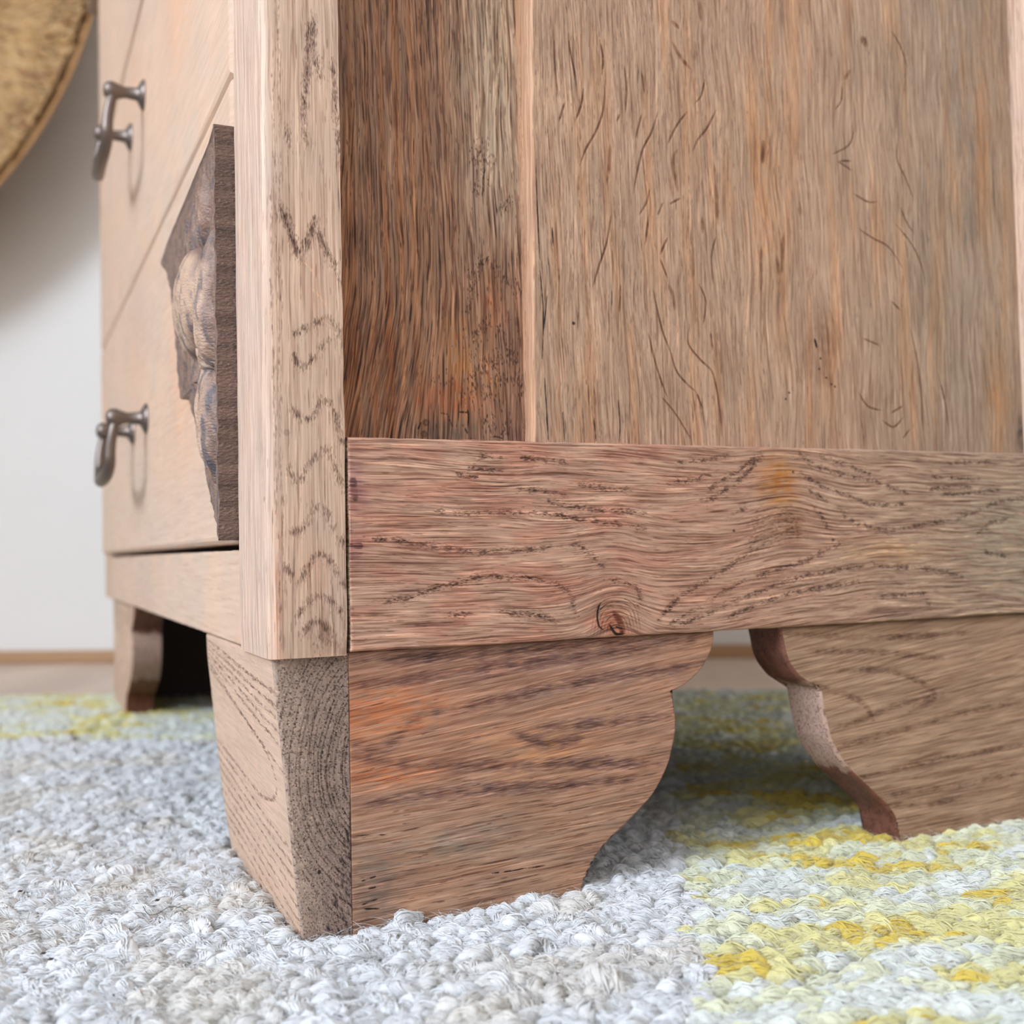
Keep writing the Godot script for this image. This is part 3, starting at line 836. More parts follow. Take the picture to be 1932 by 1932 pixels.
func paint_all() -> void:
	rail.blobs = [[198, 15, 11, 13, -2, -20, -48], [112, 75, 8, 8, -6, -22, -26], [3, 20, 6, 14, -22, -26, -14], [2, 42, 6, 10, -14, -18, -10], [205, 36, 12, 8, -22, -26, -28], [345, 45, 60, 40, -8, 0, 0], [260, 48, 30, 7, 8, 2, -8]]
	wide.blobs = [[125, 150, 10, 60, 6, -2, -10], [262, 95, 7, 45, 8, -5, -14], [152, 222, 14, 22, -16, -20, -20], [109, 120, 16, 26, 4, 4, 2], [250, 120, 10, 70, -12, -8, -4], [265, 235, 9, 28, 8, -6, -18], [181, 244, 18, 16, -6, -8, -8], [283, 258, 5, 12, -60, -52, -40]]
	narrow.blobs = [[71, 208, 5, 16, 16, -2, -14], [71, 238, 4, 12, 12, -2, -12], [58, 232, 9, 26, 10, -2, -16], [20, 232, 18, 30, -4, -12, -16], [50, 250, 20, 10, 6, -8, -12], [84, 262, 8, 7, -22, -20, -14], [50, 263, 13, 6, -26, -14, -4]]
	foot.blobs = [[10, 24, 40, 13, 12, -9, -20], [14, 47, 30, 6, 11, -8, -18], [60, 10, 70, 7, -12, -11, -6], [40, 76, 40, 8, -12, -2, 2], [10, 92, 10, 18, -22, -14, -8], [80, 44, 30, 12, 8, 2, -8]]
	post.blobs = [[74, 342, 7, 9, -18, -20, -22], [71, 215, 6, 30, 4, -2, -4], [71, 318, 6, 12, 2, -6, -8], [82, 348, 4, 5, -36, -36, -30], [56, 330, 2, 40, 6, -6, -8]]
	drawer.blobs = [[40, 60, 50, 40, 4, -4, -6], [200, 120, 80, 60, 4, -6, -10], [420, 60, 90, 60, -4, -6, -6]]
	var all := [wide, narrow, post, rail, foot, foot_b, end_grain, side_foot, drawer, cut_edge]
	var task := WorkerThreadPool.add_group_task(func(i: int) -> void: all[i].paint(), all.size())
	WorkerThreadPool.wait_for_group_task_completion(task)
	oak_wide = oak(wide)
	oak_narrow = oak(narrow, 0.03)
	oak_post = oak(post, 0.02)
	oak_rail = oak(rail, 0.03)
	oak_foot = oak(foot, 0.024)
	oak_foot_b = oak(foot_b, 0.024)
	oak_end = oak(end_grain, 0.03)
	oak_side = oak(side_foot)
	oak_drawer = oak(drawer)
	oak_end.uv1_scale = Vector3(1.0 / 0.03, -1.0 / 0.118, 1)
	oak_end.uv1_offset = Vector3(0, 0.104 / 0.118, 0)
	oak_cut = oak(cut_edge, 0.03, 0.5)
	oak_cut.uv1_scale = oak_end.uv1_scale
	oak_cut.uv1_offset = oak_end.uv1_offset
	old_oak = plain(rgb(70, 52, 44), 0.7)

# ---------------------------------------------------------------- the setting
func build_room() -> void:
	var white := plain(rgb(229, 225, 218), 0.85)
	var nz := NoiseTexture2D.new()
	nz.width = 512
	nz.height = 512
	nz.seamless = true
	var f := FastNoiseLite.new()
	f.seed = 5
	f.frequency = 0.02
	f.fractal_octaves = 5
	nz.noise = f
	white.heightmap_enabled = true
	white.heightmap_texture = nz
	white.heightmap_scale = 0.05
	structure("wall_back", room_box(Vector3(-2.2, -0.1, -1.346), Vector3(1.8, 2.55, -1.196)), white)
	var taupe := plain(rgb(202, 196, 188), 0.85)
	structure("wall_right", room_box(Vector3(1.7, -0.1, -1.2), Vector3(1.85, 2.55, 3.85)), taupe)
	structure("wall_front", room_box(Vector3(-2.25, -0.1, 3.7), Vector3(1.85, 2.55, 3.85)), taupe)
	# the wall with the window is built round its opening
	var st := begin()
	for b in [[-1.2, -0.1, 1.55, 2.55], [3.35, -0.1, 3.75, 2.55], [1.55, -0.1, 3.35, 1.15], [1.55, 2.47, 3.35, 2.55]]:
		prism(st, PackedVector2Array(rect(b[0], b[1], b[2], b[3])), 0.15, 0.001, func(a, y, d): return room(-2.1 - d, y, a), func(a, y): return Vector2(a, y))
	structure("wall_left", st.commit(), taupe)
	structure("ceiling", room_box(Vector3(-2.25, 2.5, -1.35), Vector3(1.85, 2.65, 3.85)), plain(rgb(214, 211, 206), 0.85))
	var frame := begin()
	for b in [[1.55, 1.15, 3.35, 1.2], [1.55, 2.42, 3.35, 2.47], [1.55, 1.2, 1.6, 2.42], [3.3, 1.2, 3.35, 2.42], [2.42, 1.2, 2.48, 2.42]]:
		prism(frame, PackedVector2Array(rect(b[0], b[1], b[2], b[3])), 0.06, 0.004, func(a, y, d): return room(-2.13 - d, y, a), func(a, y): return Vector2(a, y))
	var window := structure("window_1", frame.commit(), plain(rgb(240, 240, 238), 0.4))
	var glass := plain(Color(0.95, 0.98, 1.0, 0.06), 0.02)
	glass.transparency = BaseMaterial3D.TRANSPARENCY_ALPHA
	for n in [1.6, 2.48]:
		hang("pane", room_box(Vector3(-2.166, 1.2, n), Vector3(-2.16, 2.42, n + 0.82), 0.0005), glass, window)
	# floor: pale laminate boards running along the wall
	var grain := FastNoiseLite.new()
	grain.seed = 8
	grain.frequency = 0.03
	grain.fractal_octaves = 4
	var im := grain.get_image(256, 32)
	im.resize(1024, 512)
	im.convert(Image.FORMAT_RGB8)
	var px := im.get_data()
	for i in px.size() / 3:
		var v := px[3 * i] / 255.0
		px[3 * i] = int(190 + 30 * v)
		px[3 * i + 1] = int(164 + 30 * v)
		px[3 * i + 2] = int(142 + 30 * v)
	im = Image.create_from_data(1024, 512, false, Image.FORMAT_RGB8, px)
	var lam := plain(Color.WHITE, 0.45)
	lam.albedo_texture = ImageTexture.create_from_image(im)
	lam.uv1_scale = Vector3(0.8, 2.5, 1)
	var fl := begin()
	prism(fl, PackedVector2Array(rect(-2.2, -1.3, 1.8, 3.8)), 0.1, 0.0005, func(a, b, d): return room(a, FLOOR_Y - d, b), func(a, b): return Vector2(a, b))
	structure("floor", fl.commit(), lam)
	structure("baseboard_back", room_box(Vector3(-2.1, FLOOR_Y, -1.196), Vector3(1.7, 0.0045, -1.184), 0.003), plain(rgb(178, 138, 100), 0.5))

# ---------------------------------------------------------------- the rug
func yarn(number: int, length: float, r: float, bend: float) -> ArrayMesh:
	var nz := FastNoiseLite.new()
	nz.seed = number
	nz.frequency = 1.0
	nz.fractal_octaves = 3
	var pts := PackedVector3Array()
	var rad := PackedFloat32Array()
	var n := 22
	for i in n:
		var t := float(i) / (n - 1)
		var s := sin(PI * t)
		pts.append(Vector3(length * (t - 0.5), bend * (s - 0.7) + r * 0.5 * nz.get_noise_2d(t * 1.8, 3.0), r * 0.9 * nz.get_noise_2d(t * 1.6, 9.0)))
		rad.append(r * (0.15 + 0.85 * pow(s, 0.55)))
	var st := begin()
	tube(st, pts, rad, 26)
	var md := MeshDataTool.new()
	md.create_from_surface(done(st), 0)
	for i in md.get_vertex_count():
		var v := md.get_vertex(i)
		var t := clampf(v.x / length + 0.5, 0.0, 1.0)
		var f := t * (n - 1)
		var c := pts[int(f)].lerp(pts[mini(n - 1, int(f) + 1)], f - int(f))
		var ang := atan2(v.z - c.z, v.y - c.y)
		# loosely spun: lumps, and fibres that wind slowly round the yarn
		var tw := ang - t * 2.2
		var lump := 0.22 * nz.get_noise_3d(t * 2.5, cos(ang) * 0.6, sin(ang) * 0.6)
		var hair := 0.16 * nz.get_noise_3d(t * 1.8 + 5.0, cos(tw) * 3.2, sin(tw) * 3.2)
		md.set_vertex(i, c + (v - c) * (0.9 + lump + 0.6 * hair))
	var mesh := ArrayMesh.new()
	md.commit_to_surface(mesh)
	var again := SurfaceTool.new()
	again.create_from(mesh, 0)
	again.generate_normals()
	# loose fibres laid along and round the yarn
	var rng := RandomNumberGenerator.new()
	rng.seed = number
	var wisps := begin()
	for q in 46:
		var a0 := rng.randf() * TAU
		var wind := rng.randf_range(0.4, 2.6)
		var t0 := rng.randf_range(0.0, 0.55)
		var t1 := t0 + rng.randf_range(0.3, 0.6)
		var proud := rng.randf_range(0.92, 1.22)
		var flare := rng.randf_range(-0.1, 0.28)
		var fat := rng.randf_range(0.0002, 0.00044)
		var line := PackedVector3Array()
		var thick := PackedFloat32Array()
		for w in 8:
			var g := w / 7.0
			var t := clampf(lerpf(t0, t1, g), 0.0, 1.0)
			var f := t * (n - 1)
			var c := pts[int(f)].lerp(pts[mini(n - 1, int(f) + 1)], f - int(f))
			var ang := a0 + wind * (t - t0) * 2.0
			var rr := rad[mini(n - 1, int(f))] * (1.0 + 0.22 * nz.get_noise_3d(t * 2.5, cos(ang) * 0.6, sin(ang) * 0.6)) * (proud * 0.86 + flare * pow(absf(2.0 * g - 1.0), 3.0)) + 0.0002
			line.append(c + Vector3(0, cos(ang), sin(ang)) * rr + Vector3(rng.randf_range(-0.0002, 0.0002), 0, 0))
			thick.append(lerpf(0.00012, 1.0, sin(PI * g)) * fat if g > 0.0 and g < 1.0 else 0.00008)
		tube(wisps, line, thick, 5)
	again.deindex()
	again.append_from(done(wisps), 0, Transform3D())
	return again.commit()

func fuzz(number: int, many: int) -> ArrayMesh:
	var rng := RandomNumberGenerator.new()
	rng.seed = number
	var st := begin()
	for i in many:
		var p := Vector3(rng.randf_range(-0.006, 0.006), rng.randf_range(-0.001, 0.002), rng.randf_range(-0.006, 0.006))
		var a := rng.randf() * TAU
		var l := rng.randf_range(0.004, 0.010)
		var up := rng.randf_range(0.05, 0.6)
		var turn := rng.randf_range(-1.6, 1.6)
		var pts := PackedVector3Array()
		var rad := PackedFloat32Array()
		for q in 5:
			var t := q / 4.0
			pts.append(p)
			rad.append(0.00007 * (1.0 - 0.6 * t))
			a += turn / 4.0
			p += Vector3(cos(a), up * (1.0 - 1.5 * t), sin(a)) * l / 4.0
		tube(st, pts, rad, 3)
	return done(st)

func scatter(called: String, meshes: Array, places: Array, colors: Array, mat: Material, parent: Node) -> void:
	for k in meshes.size():
		var mine := []
		for i in range(k, places.size(), meshes.size()):
			mine.append(i)
		var mm := MultiMesh.new()
		mm.transform_format = MultiMesh.TRANSFORM_3D
		mm.use_colors = true
		mm.mesh = meshes[k]
		mm.instance_count = mine.size()
		for i in mine.size():
			mm.set_instance_transform(i, places[mine[i]])
			mm.set_instance_color(i, colors[mine[i]])
		var o := MultiMeshInstance3D.new()
		o.name = called
		o.multimesh = mm
		o.material_override = mat
		o.set_meta("kind", "stuff")
		parent.add_child(o, true)

func under_foot(p: Vector3) -> bool:
	if p.x > 0.008 and p.x < 0.128 and p.z < -0.001 and p.z > -0.028:
		return true
	if p.x > 0.008 and p.x < 0.034 and p.z < -0.001 and p.z > -0.16:
		return true
	if p.x > 0.293 and p.x < 0.424 and p.z < -0.001 and p.z > -0.028:
		return true
	return p.x > 0.0 and p.x < 0.425 and p.z < -0.748 and p.z > -0.778

func build_rug() -> void:
	var rug := thing("rug", "thick white hand-woven wool rug with a mottled yellow border, under the oak chest", "rug")
	var wool := plain(rgb(192, 190, 186), 0.95)
	var st := begin()
	prism(st, PackedVector2Array(rect(-1.15, -0.705, 0.74, 0.72)), RUG_Y - FLOOR_Y, 0.001, func(a, b, d): return SR * a + DR * b + Vector3(0, RUG_Y - d, 0), func(a, b): return Vector2(a, b))
	hang("backing", st.commit(), wool, rug)
	var pile := plain(Color.WHITE, 0.95)
	pile.vertex_color_use_as_albedo = true
	pile.rim_enabled = true
	pile.rim = 0.5
	pile.rim_tint = 0.5
	pile.metallic_specular = 0.2
	var rng := RandomNumberGenerator.new()
	rng.seed = 77
	var tint := FastNoiseLite.new()
	tint.seed = 21
	tint.frequency = 26.0
	tint.fractal_octaves = 2
	var hill := FastNoiseLite.new()
	hill.seed = 33
	hill.frequency = 24.0
	var tufts := [[], []]
	var hues := [[], []]
	var hairs := []
	var hair_hues := []
	var d := -0.70
	var row := 0
	while d < 0.71:
		var s := -1.14 + 0.006 * (row % 2)
		while s < 0.73:
			var yellow := s > 0.15 + 0.004 * sin(d * 90.0) or d < -0.431 + 0.004 * sin(s * 80.0)
			var js := s + rng.randf_range(-0.003, 0.003)
			var jd := d + rng.randf_range(-0.0025, 0.0025)
			var p := SR * js + DR * jd
			s += 0.0082 if yellow else 0.0058
			if under_foot(p):
				continue
			var h := hill.get_noise_2d(js, jd)
			p.y = -0.0016 + 0.0018 * h + rng.randf_range(-0.0010, 0.0010)
			var ang := rng.randfn(0.12, 0.25) if yellow else rng.randfn(0.2, 0.7)
			var size := rng.randf_range(0.82, 1.2) * (1.0 if yellow else rng.randf_range(0.85, 1.12))
			if not yellow and rng.randf() < 0.02:
				p.y += 0.0015
				size *= 1.12
			var b := Basis(Vector3.UP, atan2(-SR.z, SR.x) + ang) * Basis(Vector3(0, 0, 1), rng.randfn(0.0, 0.2)) * Basis(Vector3(1, 0, 0), rng.randf() * 1.2 - 0.6)
			var c: Color
			if yellow:
				var q := 0.75 * tint.get_noise_2d(js * 0.45, jd) + 0.45 * tint.get_noise_2d(js * 0.15 + 9.0, jd * 0.25) + rng.randfn(0.0, 0.1) - (0.12 if d < -0.42 else 0.0)
				if q > 0.37:
					c = Color(0.62, 0.46, 0.08)
				elif q > 0.10:
					c = Color(0.65, 0.59, 0.27)
				elif q > -0.16:
					c = Color(0.64, 0.63, 0.44)
				else:
					c = Color(0.64, 0.645, 0.58)
			else:
				c = Color(0.665, 0.66, 0.65).lerp(Color(0.62, 0.56, 0.475), clampf(tint.get_noise_2d(js * 0.5 + 7.0, jd * 0.5) * 1.7 - 0.1, 0.0, 0.7))
			c *= rng.randf_range(0.9, 1.06)
			c.a = 1.0
			tufts[int(yellow)].append(Transform3D(b.scaled(Vector3.ONE * size), p))
			hues[int(yellow)].append(c)
			var far := p.distance_to(Vector3(-0.08, 0.1, 0.4))
			if far < 0.8 and rng.randf() < 0.75:
				hairs.append(Transform3D(Basis(Vector3.UP, rng.randf() * TAU), p + Vector3(0, 0.0022, 0)))
				hair_hues.append(c.lerp(Color(0.7, 0.7, 0.68), 0.5))
		d += 0.0046
		row += 1
	var whites := []
	var yellows := []
	for i in 5:
		whites.append(yarn(40 + i, 0.0132 + 0.0012 * (i % 3), 0.0031, 0.0026))
		yellows.append(yarn(60 + i, 0.0175, 0.0033, 0.0026))
	scatter("white_pile", whites, tufts[0], hues[0], pile, rug)
	scatter("yellow_pile", yellows, tufts[1], hues[1], pile, rug)
	var fz := plain(Color.WHITE, 0.9)
	fz.vertex_color_use_as_albedo = true
	scatter("wool_fuzz", [fuzz(1, 12), fuzz(2, 12), fuzz(3, 12)], hairs, hair_hues, fz, rug)

# ---------------------------------------------------------------- the chest
func board(called: String, poly: PackedVector2Array, depth: float, bevel: float, where: Callable, uv: Callable, mat: Material, parent: Node) -> MeshInstance3D:
	var st := begin()
	prism(st, poly, depth, bevel, where, uv)
	return hang(called, st.commit(), mat, parent)

func mirrored(pts: Array, about: float) -> Array:
	var r := []
	for p in pts:
		r.append(Vector2(about - p.x, p.y))
	r.reverse()
	return r

func build_chest() -> void:
	var chest := thing("chest_of_drawers", "sanded oak chest of drawers on bracket feet, its corner filling the picture", "chest")
	var top := 0.7
	var uv_wide := func(a, b): return Vector2((a - 0.112) / 0.290, (0.452 - b) / 0.268)
	var uv_narrow := func(a, b): return Vector2((a - 0.028) / 0.096, (0.452 - b) / 0.268)
	var uv_rail := func(a, b): return Vector2((a - 0.0302) / 0.366, (0.184 - b) / 0.082)
	var uv_foot := func(a, b): return Vector2((a - 0.0302) / 0.166, (0.104 - b) / 0.118)
	var uv_foot_b := func(a, b): return Vector2((a - 0.22) / 0.206, (0.104 - b) / 0.118)
	var uv_drawer := func(a, b): return Vector2(-a / 0.67, (0.35 - b) / 0.2)
	var uv_side := func(a, b): return Vector2(1.0 + a / 0.160, (0.104 - b) / 0.118)

	# posts: the near one with its rounded arris, and the three others
	var section := [Vector2(0.0, -0.054), Vector2(0.0, -0.0042)]
	for i in 13:
		var t := PI * 0.5 * i / 12.0
		section.append(Vector2(0.0042 - 0.0042 * cos(t), -0.0042 + 0.0042 * sin(t)))
	section.append_array([Vector2(0.0293, 0.0), Vector2(0.0293, -0.054)])
	var nz := FastNoiseLite.new()
	nz.seed = 4
	nz.frequency = 40.0
	var post_mesh := begin()
	var levels := 60
	var pn := section.size()
	for q in levels:
		for i in pn:
			var j := (i + 1) % pn
			var quad := []
			for e in [[i, q], [j, q], [j, q + 1], [i, q + 1]]:
				var p: Vector2 = section[e[0]]
				var y: float = 0.1027 + (top - 0.1027) * e[1] / levels
				var off := Vector2(nz.get_noise_2d(y, 1.0), nz.get_noise_2d(y, 5.0)) * 0.0003
				if e[0] == pn - 2:
					off.x += nz.get_noise_2d(y * 3.0, 11.0) * 0.0005
				if q == 0 and e[1] == 0:
					off -= (p - Vector2(0.0146, -0.027)).normalized() * 0.0007
				quad.append(Vector3(p.x + off.x, y, p.y + off.y))
			var us := []
			for e in [[i, 0], [i + 1, 0], [i + 1, 1], [i, 1]]:
				var u := 0.0
				for w in e[0]:
					u += section[w].distance_to(section[(w + 1) % pn])
				us.append(Vector2(u * 1000.0 / 140.0, absf(0.452 - quad[0].y if e[1] == 0 else 0.452 - quad[2].y) / 0.352))
			var a: Vector2 = section[i]
			var b: Vector2 = section[j]
			var o := Vector3(-(b.y - a.y), 0, b.x - a.x)
			tri(post_mesh, quad[0], quad[1], quad[2], us[0], us[1], us[2], o)
			tri(post_mesh, quad[0], quad[2], quad[3], us[0], us[2], us[3], o)
	for i in range(1, pn - 1):
		var f := []
		for e in [0, i, i + 1]:
			f.append(Vector3(section[e].x, 0.1027, section[e].y))
		tri(post_mesh, f[0], f[1], f[2], Vector2.ZERO, Vector2(0.02, 0), Vector2(0, 0.02), Vector3.DOWN)
	hang("corner_post", post_mesh.commit(), oak_post, chest)
	var uv_post := func(a, b): return Vector2(0.1 + a * 7.1, (0.452 - b) / 0.352)
	board("corner_post", worn(rect(0.395, 0.1027, 0.4225, top), 0.01, 0.0003, 5), 0.054, 0.002, func(a, b, d): return Vector3(a, b, 0.0 - d), uv_post, oak_post, chest)
	board("corner_post", worn(rect(-0.776, 0.1027, -0.722, top), 0.01, 0.0003, 6), 0.0293, 0.003, func(a, b, d): return Vector3(d, b, a), uv_post, oak_post, chest)
	board("corner_post", worn(rect(-0.776, 0.1027, -0.722, top), 0.01, 0.0003, 7), 0.0275, 0.003, func(a, b, d): return Vector3(0.4225 - d, b, a), uv_post, oak_post, chest)

	# side panel: two boards, the wide one standing proud of the narrow one
	# (each is one length of wood; above the drawn grain the pattern is turned back on itself)
	var split := 0.451
	var np := begin()
	var wp := begin()
	var we := begin()
	for part in [[0.180, split, 1.0], [split, 0.645, -1.0]]:
		var y0: float = part[0]
		var y1: float = part[1]
		var fold: float = part[2]
		var bev := 0.0011 if fold > 0.0 else 0.0002
		prism(np, worn(rect(0.0285, y0, 0.121, y1), 0.006, 0.0002, 8), 0.012, 0.0002, func(a, b, d): return Vector3(a, b, -0.020 - 0.008 * clampf((b - 0.186) / 0.19, 0.0, 1.6) - d), func(a, b): return uv_narrow.call(a, 0.452 + fold * (b - 0.452)))
		prism(wp, worn([Vector2(0.1131 if fold > 0.0 else 0.1177, y0), Vector2(0.398, y0), Vector2(0.398, y1), Vector2(0.1177 if fold > 0.0 else 0.1195, y1)], 0.006, 0.0004, 9), 0.022, bev, func(a, b, d): return Vector3(a, b, -0.012 - d), func(a, b): return uv_wide.call(a, 0.452 + fold * (b - 0.452)), we, func(n): return n.x < -0.7)
	hang("panel_board", np.commit(), oak_narrow, chest)
	var wm := wp.commit()
	wm = we.commit(wm)
	var strip := oak_post.duplicate()
	strip.uv1_scale = Vector3(7.1, -1.0 / 0.352, 1)
	strip.uv1_offset = Vector3(0.34, 0.452 / 0.352, 0)
	strip.albedo_color = rgb(255, 236, 214)
	wm.surface_set_material(0, oak_wide)
	wm.surface_set_material(1, strip)
	hang("panel_board", wm, null, chest)

	# rails under and over the panel, and under the drawers
	board("side_rail", worn(rect(0.0303, 0.1037, 0.3948, 0.184), 0.003, 0.00035, 10), 0.026, 0.0011, func(a, b, d): return Vector3(a, b, 0.0 - d), uv_rail, oak_rail, chest)
	board("side_rail", worn(rect(0.0303, 0.64, 0.3948, top), 0.006, 0.0003, 11), 0.026, 0.0011, func(a, b, d): return Vector3(a, b, 0.0 - d), uv_rail, oak_rail, chest)
	board("front_rail", worn(rect(-0.722, 0.1037, -0.054, 0.1428), 0.006, 0.0003, 12), 0.024, 0.0012, func(a, b, d): return Vector3(0.0008 + d, b, a), uv_drawer, oak_drawer, chest)

	# inside: carcass, drawer bottoms seen from below, back
	var body := begin()
	box_at(body, Vector3(0.03, 0.109, -0.752), Vector3(0.396, 0.69, -0.046), 0.001)
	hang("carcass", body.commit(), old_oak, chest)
	board("top_board", worn(rect(-0.012, -0.79, 0.436, 0.012), 0.01, 0.0003, 13), 0.022, 0.005, func(a, b, d): return Vector3(a, top + 0.022 - d, b), func(a, b): return Vector2(a / 0.29, b / 0.268), oak_wide, chest)

	build_feet(chest, uv_foot, uv_foot_b, uv_side)
	build_drawers(chest, uv_drawer)
	build_bracket(chest)

func build_feet(chest: Node3D, uv_foot: Callable, uv_foot_b: Callable, uv_side: Callable) -> void:
	var low := RUG_Y + 0.0006
	var ogee := [Vector2(0.1938, 0.1034), Vector2(0.1938, 0.1), Vector2(0.1915, 0.0936), Vector2(0.1864, 0.0871), Vector2(0.1795, 0.0819), Vector2(0.1722, 0.0792)]
	var belly := [Vector2(0.1716, 0.0788), Vector2(0.1728, 0.0734), Vector2(0.1731, 0.0622), Vector2(0.1692, 0.0491), Vector2(0.161, 0.0367), Vector2(0.1505, 0.028), Vector2(0.1389, 0.0197), Vector2(0.1313, 0.0121), Vector2(0.127, 0.0042), Vector2(0.1252, -0.003), Vector2(0.1248, low)]
	var shape := [Vector2(0.0303, low), Vector2(0.0303, 0.1034)]
	var side := curve(ogee)
	side.append_array(curve(belly))
	shape.append_array(side)
	board("foot_board", worn(shape, 0.003, 0.00025, 20), 0.022, 0.0008, func(a, b, d): return Vector3(a, b, -0.0034 - d), uv_foot, oak_foot, chest)
	# its neighbour round the corner shows its end grain beside it
	var st := begin()
	var en := begin()
	var back := [Vector2(-0.155, 0.1032), Vector2(-0.1588, 0.092), Vector2(-0.1578, 0.08), Vector2(-0.1580, 0.07), Vector2(-0.1572, 0.047), Vector2(-0.1562, 0.024), Vector2(-0.151, 0.0096), Vector2(-0.145, low)]
	var sh := [Vector2(-0.0034, low), Vector2(-0.0034, 0.1032)]
	sh.append_array(curve(back, 0.002))
	prism(st, worn(sh, 0.003, 0.0002, 21), 0.0282, 0.0013, func(a, b, d): return Vector3(lerpf(foot_lean(b), 0.0302, d / 0.0282), b, a), uv_side, en, func(n): return n.x > 0.7)
	var m := st.commit()
	m = en.commit(m)
	m.surface_set_material(0, oak_side)
	m.surface_set_material(1, oak_end)
	hang("foot_board", m, null, chest)
	# the rear foot on the same side, its scalloped edge still dark with old polish
	var og2 := [Vector2(0.2283, 0.1034), Vector2(0.2295, 0.098), Vector2(0.2316, 0.0901), Vector2(0.235, 0.084), Vector2(0.24, 0.0789), Vector2(0.2490, 0.0752)]
	var be2 := [Vector2(0.2498, 0.0745), Vector2(0.2515, 0.065), Vector2(0.2554, 0.0503), Vector2(0.2641, 0.0375), Vector2(0.2761, 0.0266), Vector2(0.2883, 0.0155), Vector2(0.2925, 0.0077), Vector2(0.2945, low)]
	var s2 := [Vector2(0.3925, low), Vector2(0.3925, 0.1034)]
	var c2 := curve(og2)
	c2.append_array(curve(be2))
	s2.append_array(c2)
	var f2 := begin()
	var e2 := begin()
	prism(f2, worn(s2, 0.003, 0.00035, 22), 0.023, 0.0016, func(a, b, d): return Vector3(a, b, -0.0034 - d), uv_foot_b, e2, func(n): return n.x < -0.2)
	var m2 := f2.commit()
	m2 = e2.commit(m2)
	m2.surface_set_material(0, oak_foot_b)
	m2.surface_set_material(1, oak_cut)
	hang("foot_board", m2, null, chest)
	board("foot_board", worn([Vector2(-0.0034, low), Vector2(-0.0034, 0.1032), Vector2(-0.155, 0.1032), Vector2(-0.15, low)], 0.004, 0.0002, 23), 0.03, 0.0013, func(a, b, d): return Vector3(0.4222 - d, b, a), uv_side, oak_side, chest)
	# far feet: the scalloped board below the drawers and the boards across the far side
	var far := [Vector2(-0.775, low), Vector2(-0.775, 0.1032)]
	var fo := [Vector2(-0.565, 0.1032), Vector2(-0.570, 0.094), Vector2(-0.580, 0.086), Vector2(-0.588, 0.081)]
	var fb := [Vector2(-0.588, 0.080), Vector2(-0.587, 0.065), Vector2(-0.592, 0.05), Vector2(-0.606, 0.036), Vector2(-0.625, 0.026), Vector2(-0.645, 0.016), Vector2(-0.652, low)]
	far.append_array(curve(fo))
	far.append_array(curve(fb))
	var f3 := begin()
	var e3 := begin()
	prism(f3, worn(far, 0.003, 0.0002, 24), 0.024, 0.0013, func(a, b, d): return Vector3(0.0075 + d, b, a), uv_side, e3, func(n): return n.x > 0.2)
	var m3 := f3.commit()
	m3 = e3.commit(m3)
	m3.surface_set_material(0, oak_side)
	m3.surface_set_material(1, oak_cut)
	hang("foot_board", m3, null, chest)
	var near_side := shape.duplicate()
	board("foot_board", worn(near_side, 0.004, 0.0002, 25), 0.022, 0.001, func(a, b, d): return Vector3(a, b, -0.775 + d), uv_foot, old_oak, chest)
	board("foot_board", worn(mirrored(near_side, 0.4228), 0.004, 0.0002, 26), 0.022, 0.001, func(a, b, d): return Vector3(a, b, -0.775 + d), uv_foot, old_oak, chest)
	board("foot_board", worn(far, 0.004, 0.0002, 27), 0.024, 0.001, func(a, b, d): return Vector3(0.4222 - d, b, a), uv_side, oak_side, chest)

func build_drawers(chest: Node3D, uv_drawer: Callable) -> void:
	var iron := plain(rgb(120, 108, 100), 0.42, 0.85)
	for k in 3:
		var y0: float = [0.1455, 0.3392, 0.5175][k]
		var y1: float = [0.3386, 0.5125, 0.697][k]
		var dr := board("drawer", worn(rect(-0.7185, y0, -0.0555, y1), 0.008, 0.0004, 30 + k), 0.02, 0.0035, func(a, b, d): return Vector3(drawer_face(a) + d, b, a), func(a, b): return uv_drawer.call(a, b - 0.21 * k), oak_drawer, chest)
		var hy := [0.232, 0.447, 0.61]
		var ends := []
		for z in [-0.355, -0.435]:
			var st := begin()
			lathe(st, [Vector2(0.0, -0.002), Vector2(0.010, -0.002), Vector2(0.010, 0.001), Vector2(0.007, 0.003), Vector2(0.0042, 0.0045), Vector2(0.0036, 0.012), Vector2(0.0046, 0.0155), Vector2(0.0060, 0.019), Vector2(0.0058, 0.0225), Vector2(0.0036, 0.025), Vector2(0.0, 0.0256)], Vector3(drawer_face(z), hy[k], z), Vector3(-1, 0, 0))
			hang("pull_stud", done(st), iron, dr)
			ends.append(Vector3(drawer_face(z) - 0.019, hy[k], z))
		var c := Curve3D.new()
		c.bake_interval = 0.002
		var a: Vector3 = ends[0]
		var b: Vector3 = ends[1]
		c.add_point(a, Vector3.ZERO, Vector3(-0.002, -0.008, 0.004))
		c.add_point(a + Vector3(-0.004, -0.026, 0.0), Vector3(0, 0.01, 0), Vector3(0, -0.01, -0.004))
		c.add_point((a + b) * 0.5 + Vector3(-0.006, -0.038, 0), Vector3(0, 0, 0.018), Vector3(0, 0, -0.018))
		c.add_point(b + Vector3(-0.004, -0.026, 0.0), Vector3(0, -0.01, 0.004), Vector3(0, 0.01, 0))
		c.add_point(b, Vector3(-0.002, -0.008, -0.004), Vector3.ZERO)
		var pts := c.get_baked_points()
		var rad := PackedFloat32Array()
		for i in pts.size():
			rad.append(0.0028 + 0.0016 * sin(PI * i / (pts.size() - 1.0)))
		var st := begin()
		tube(st, pts, rad, 10)
		hang("pull_bail", done(st), iron, dr)

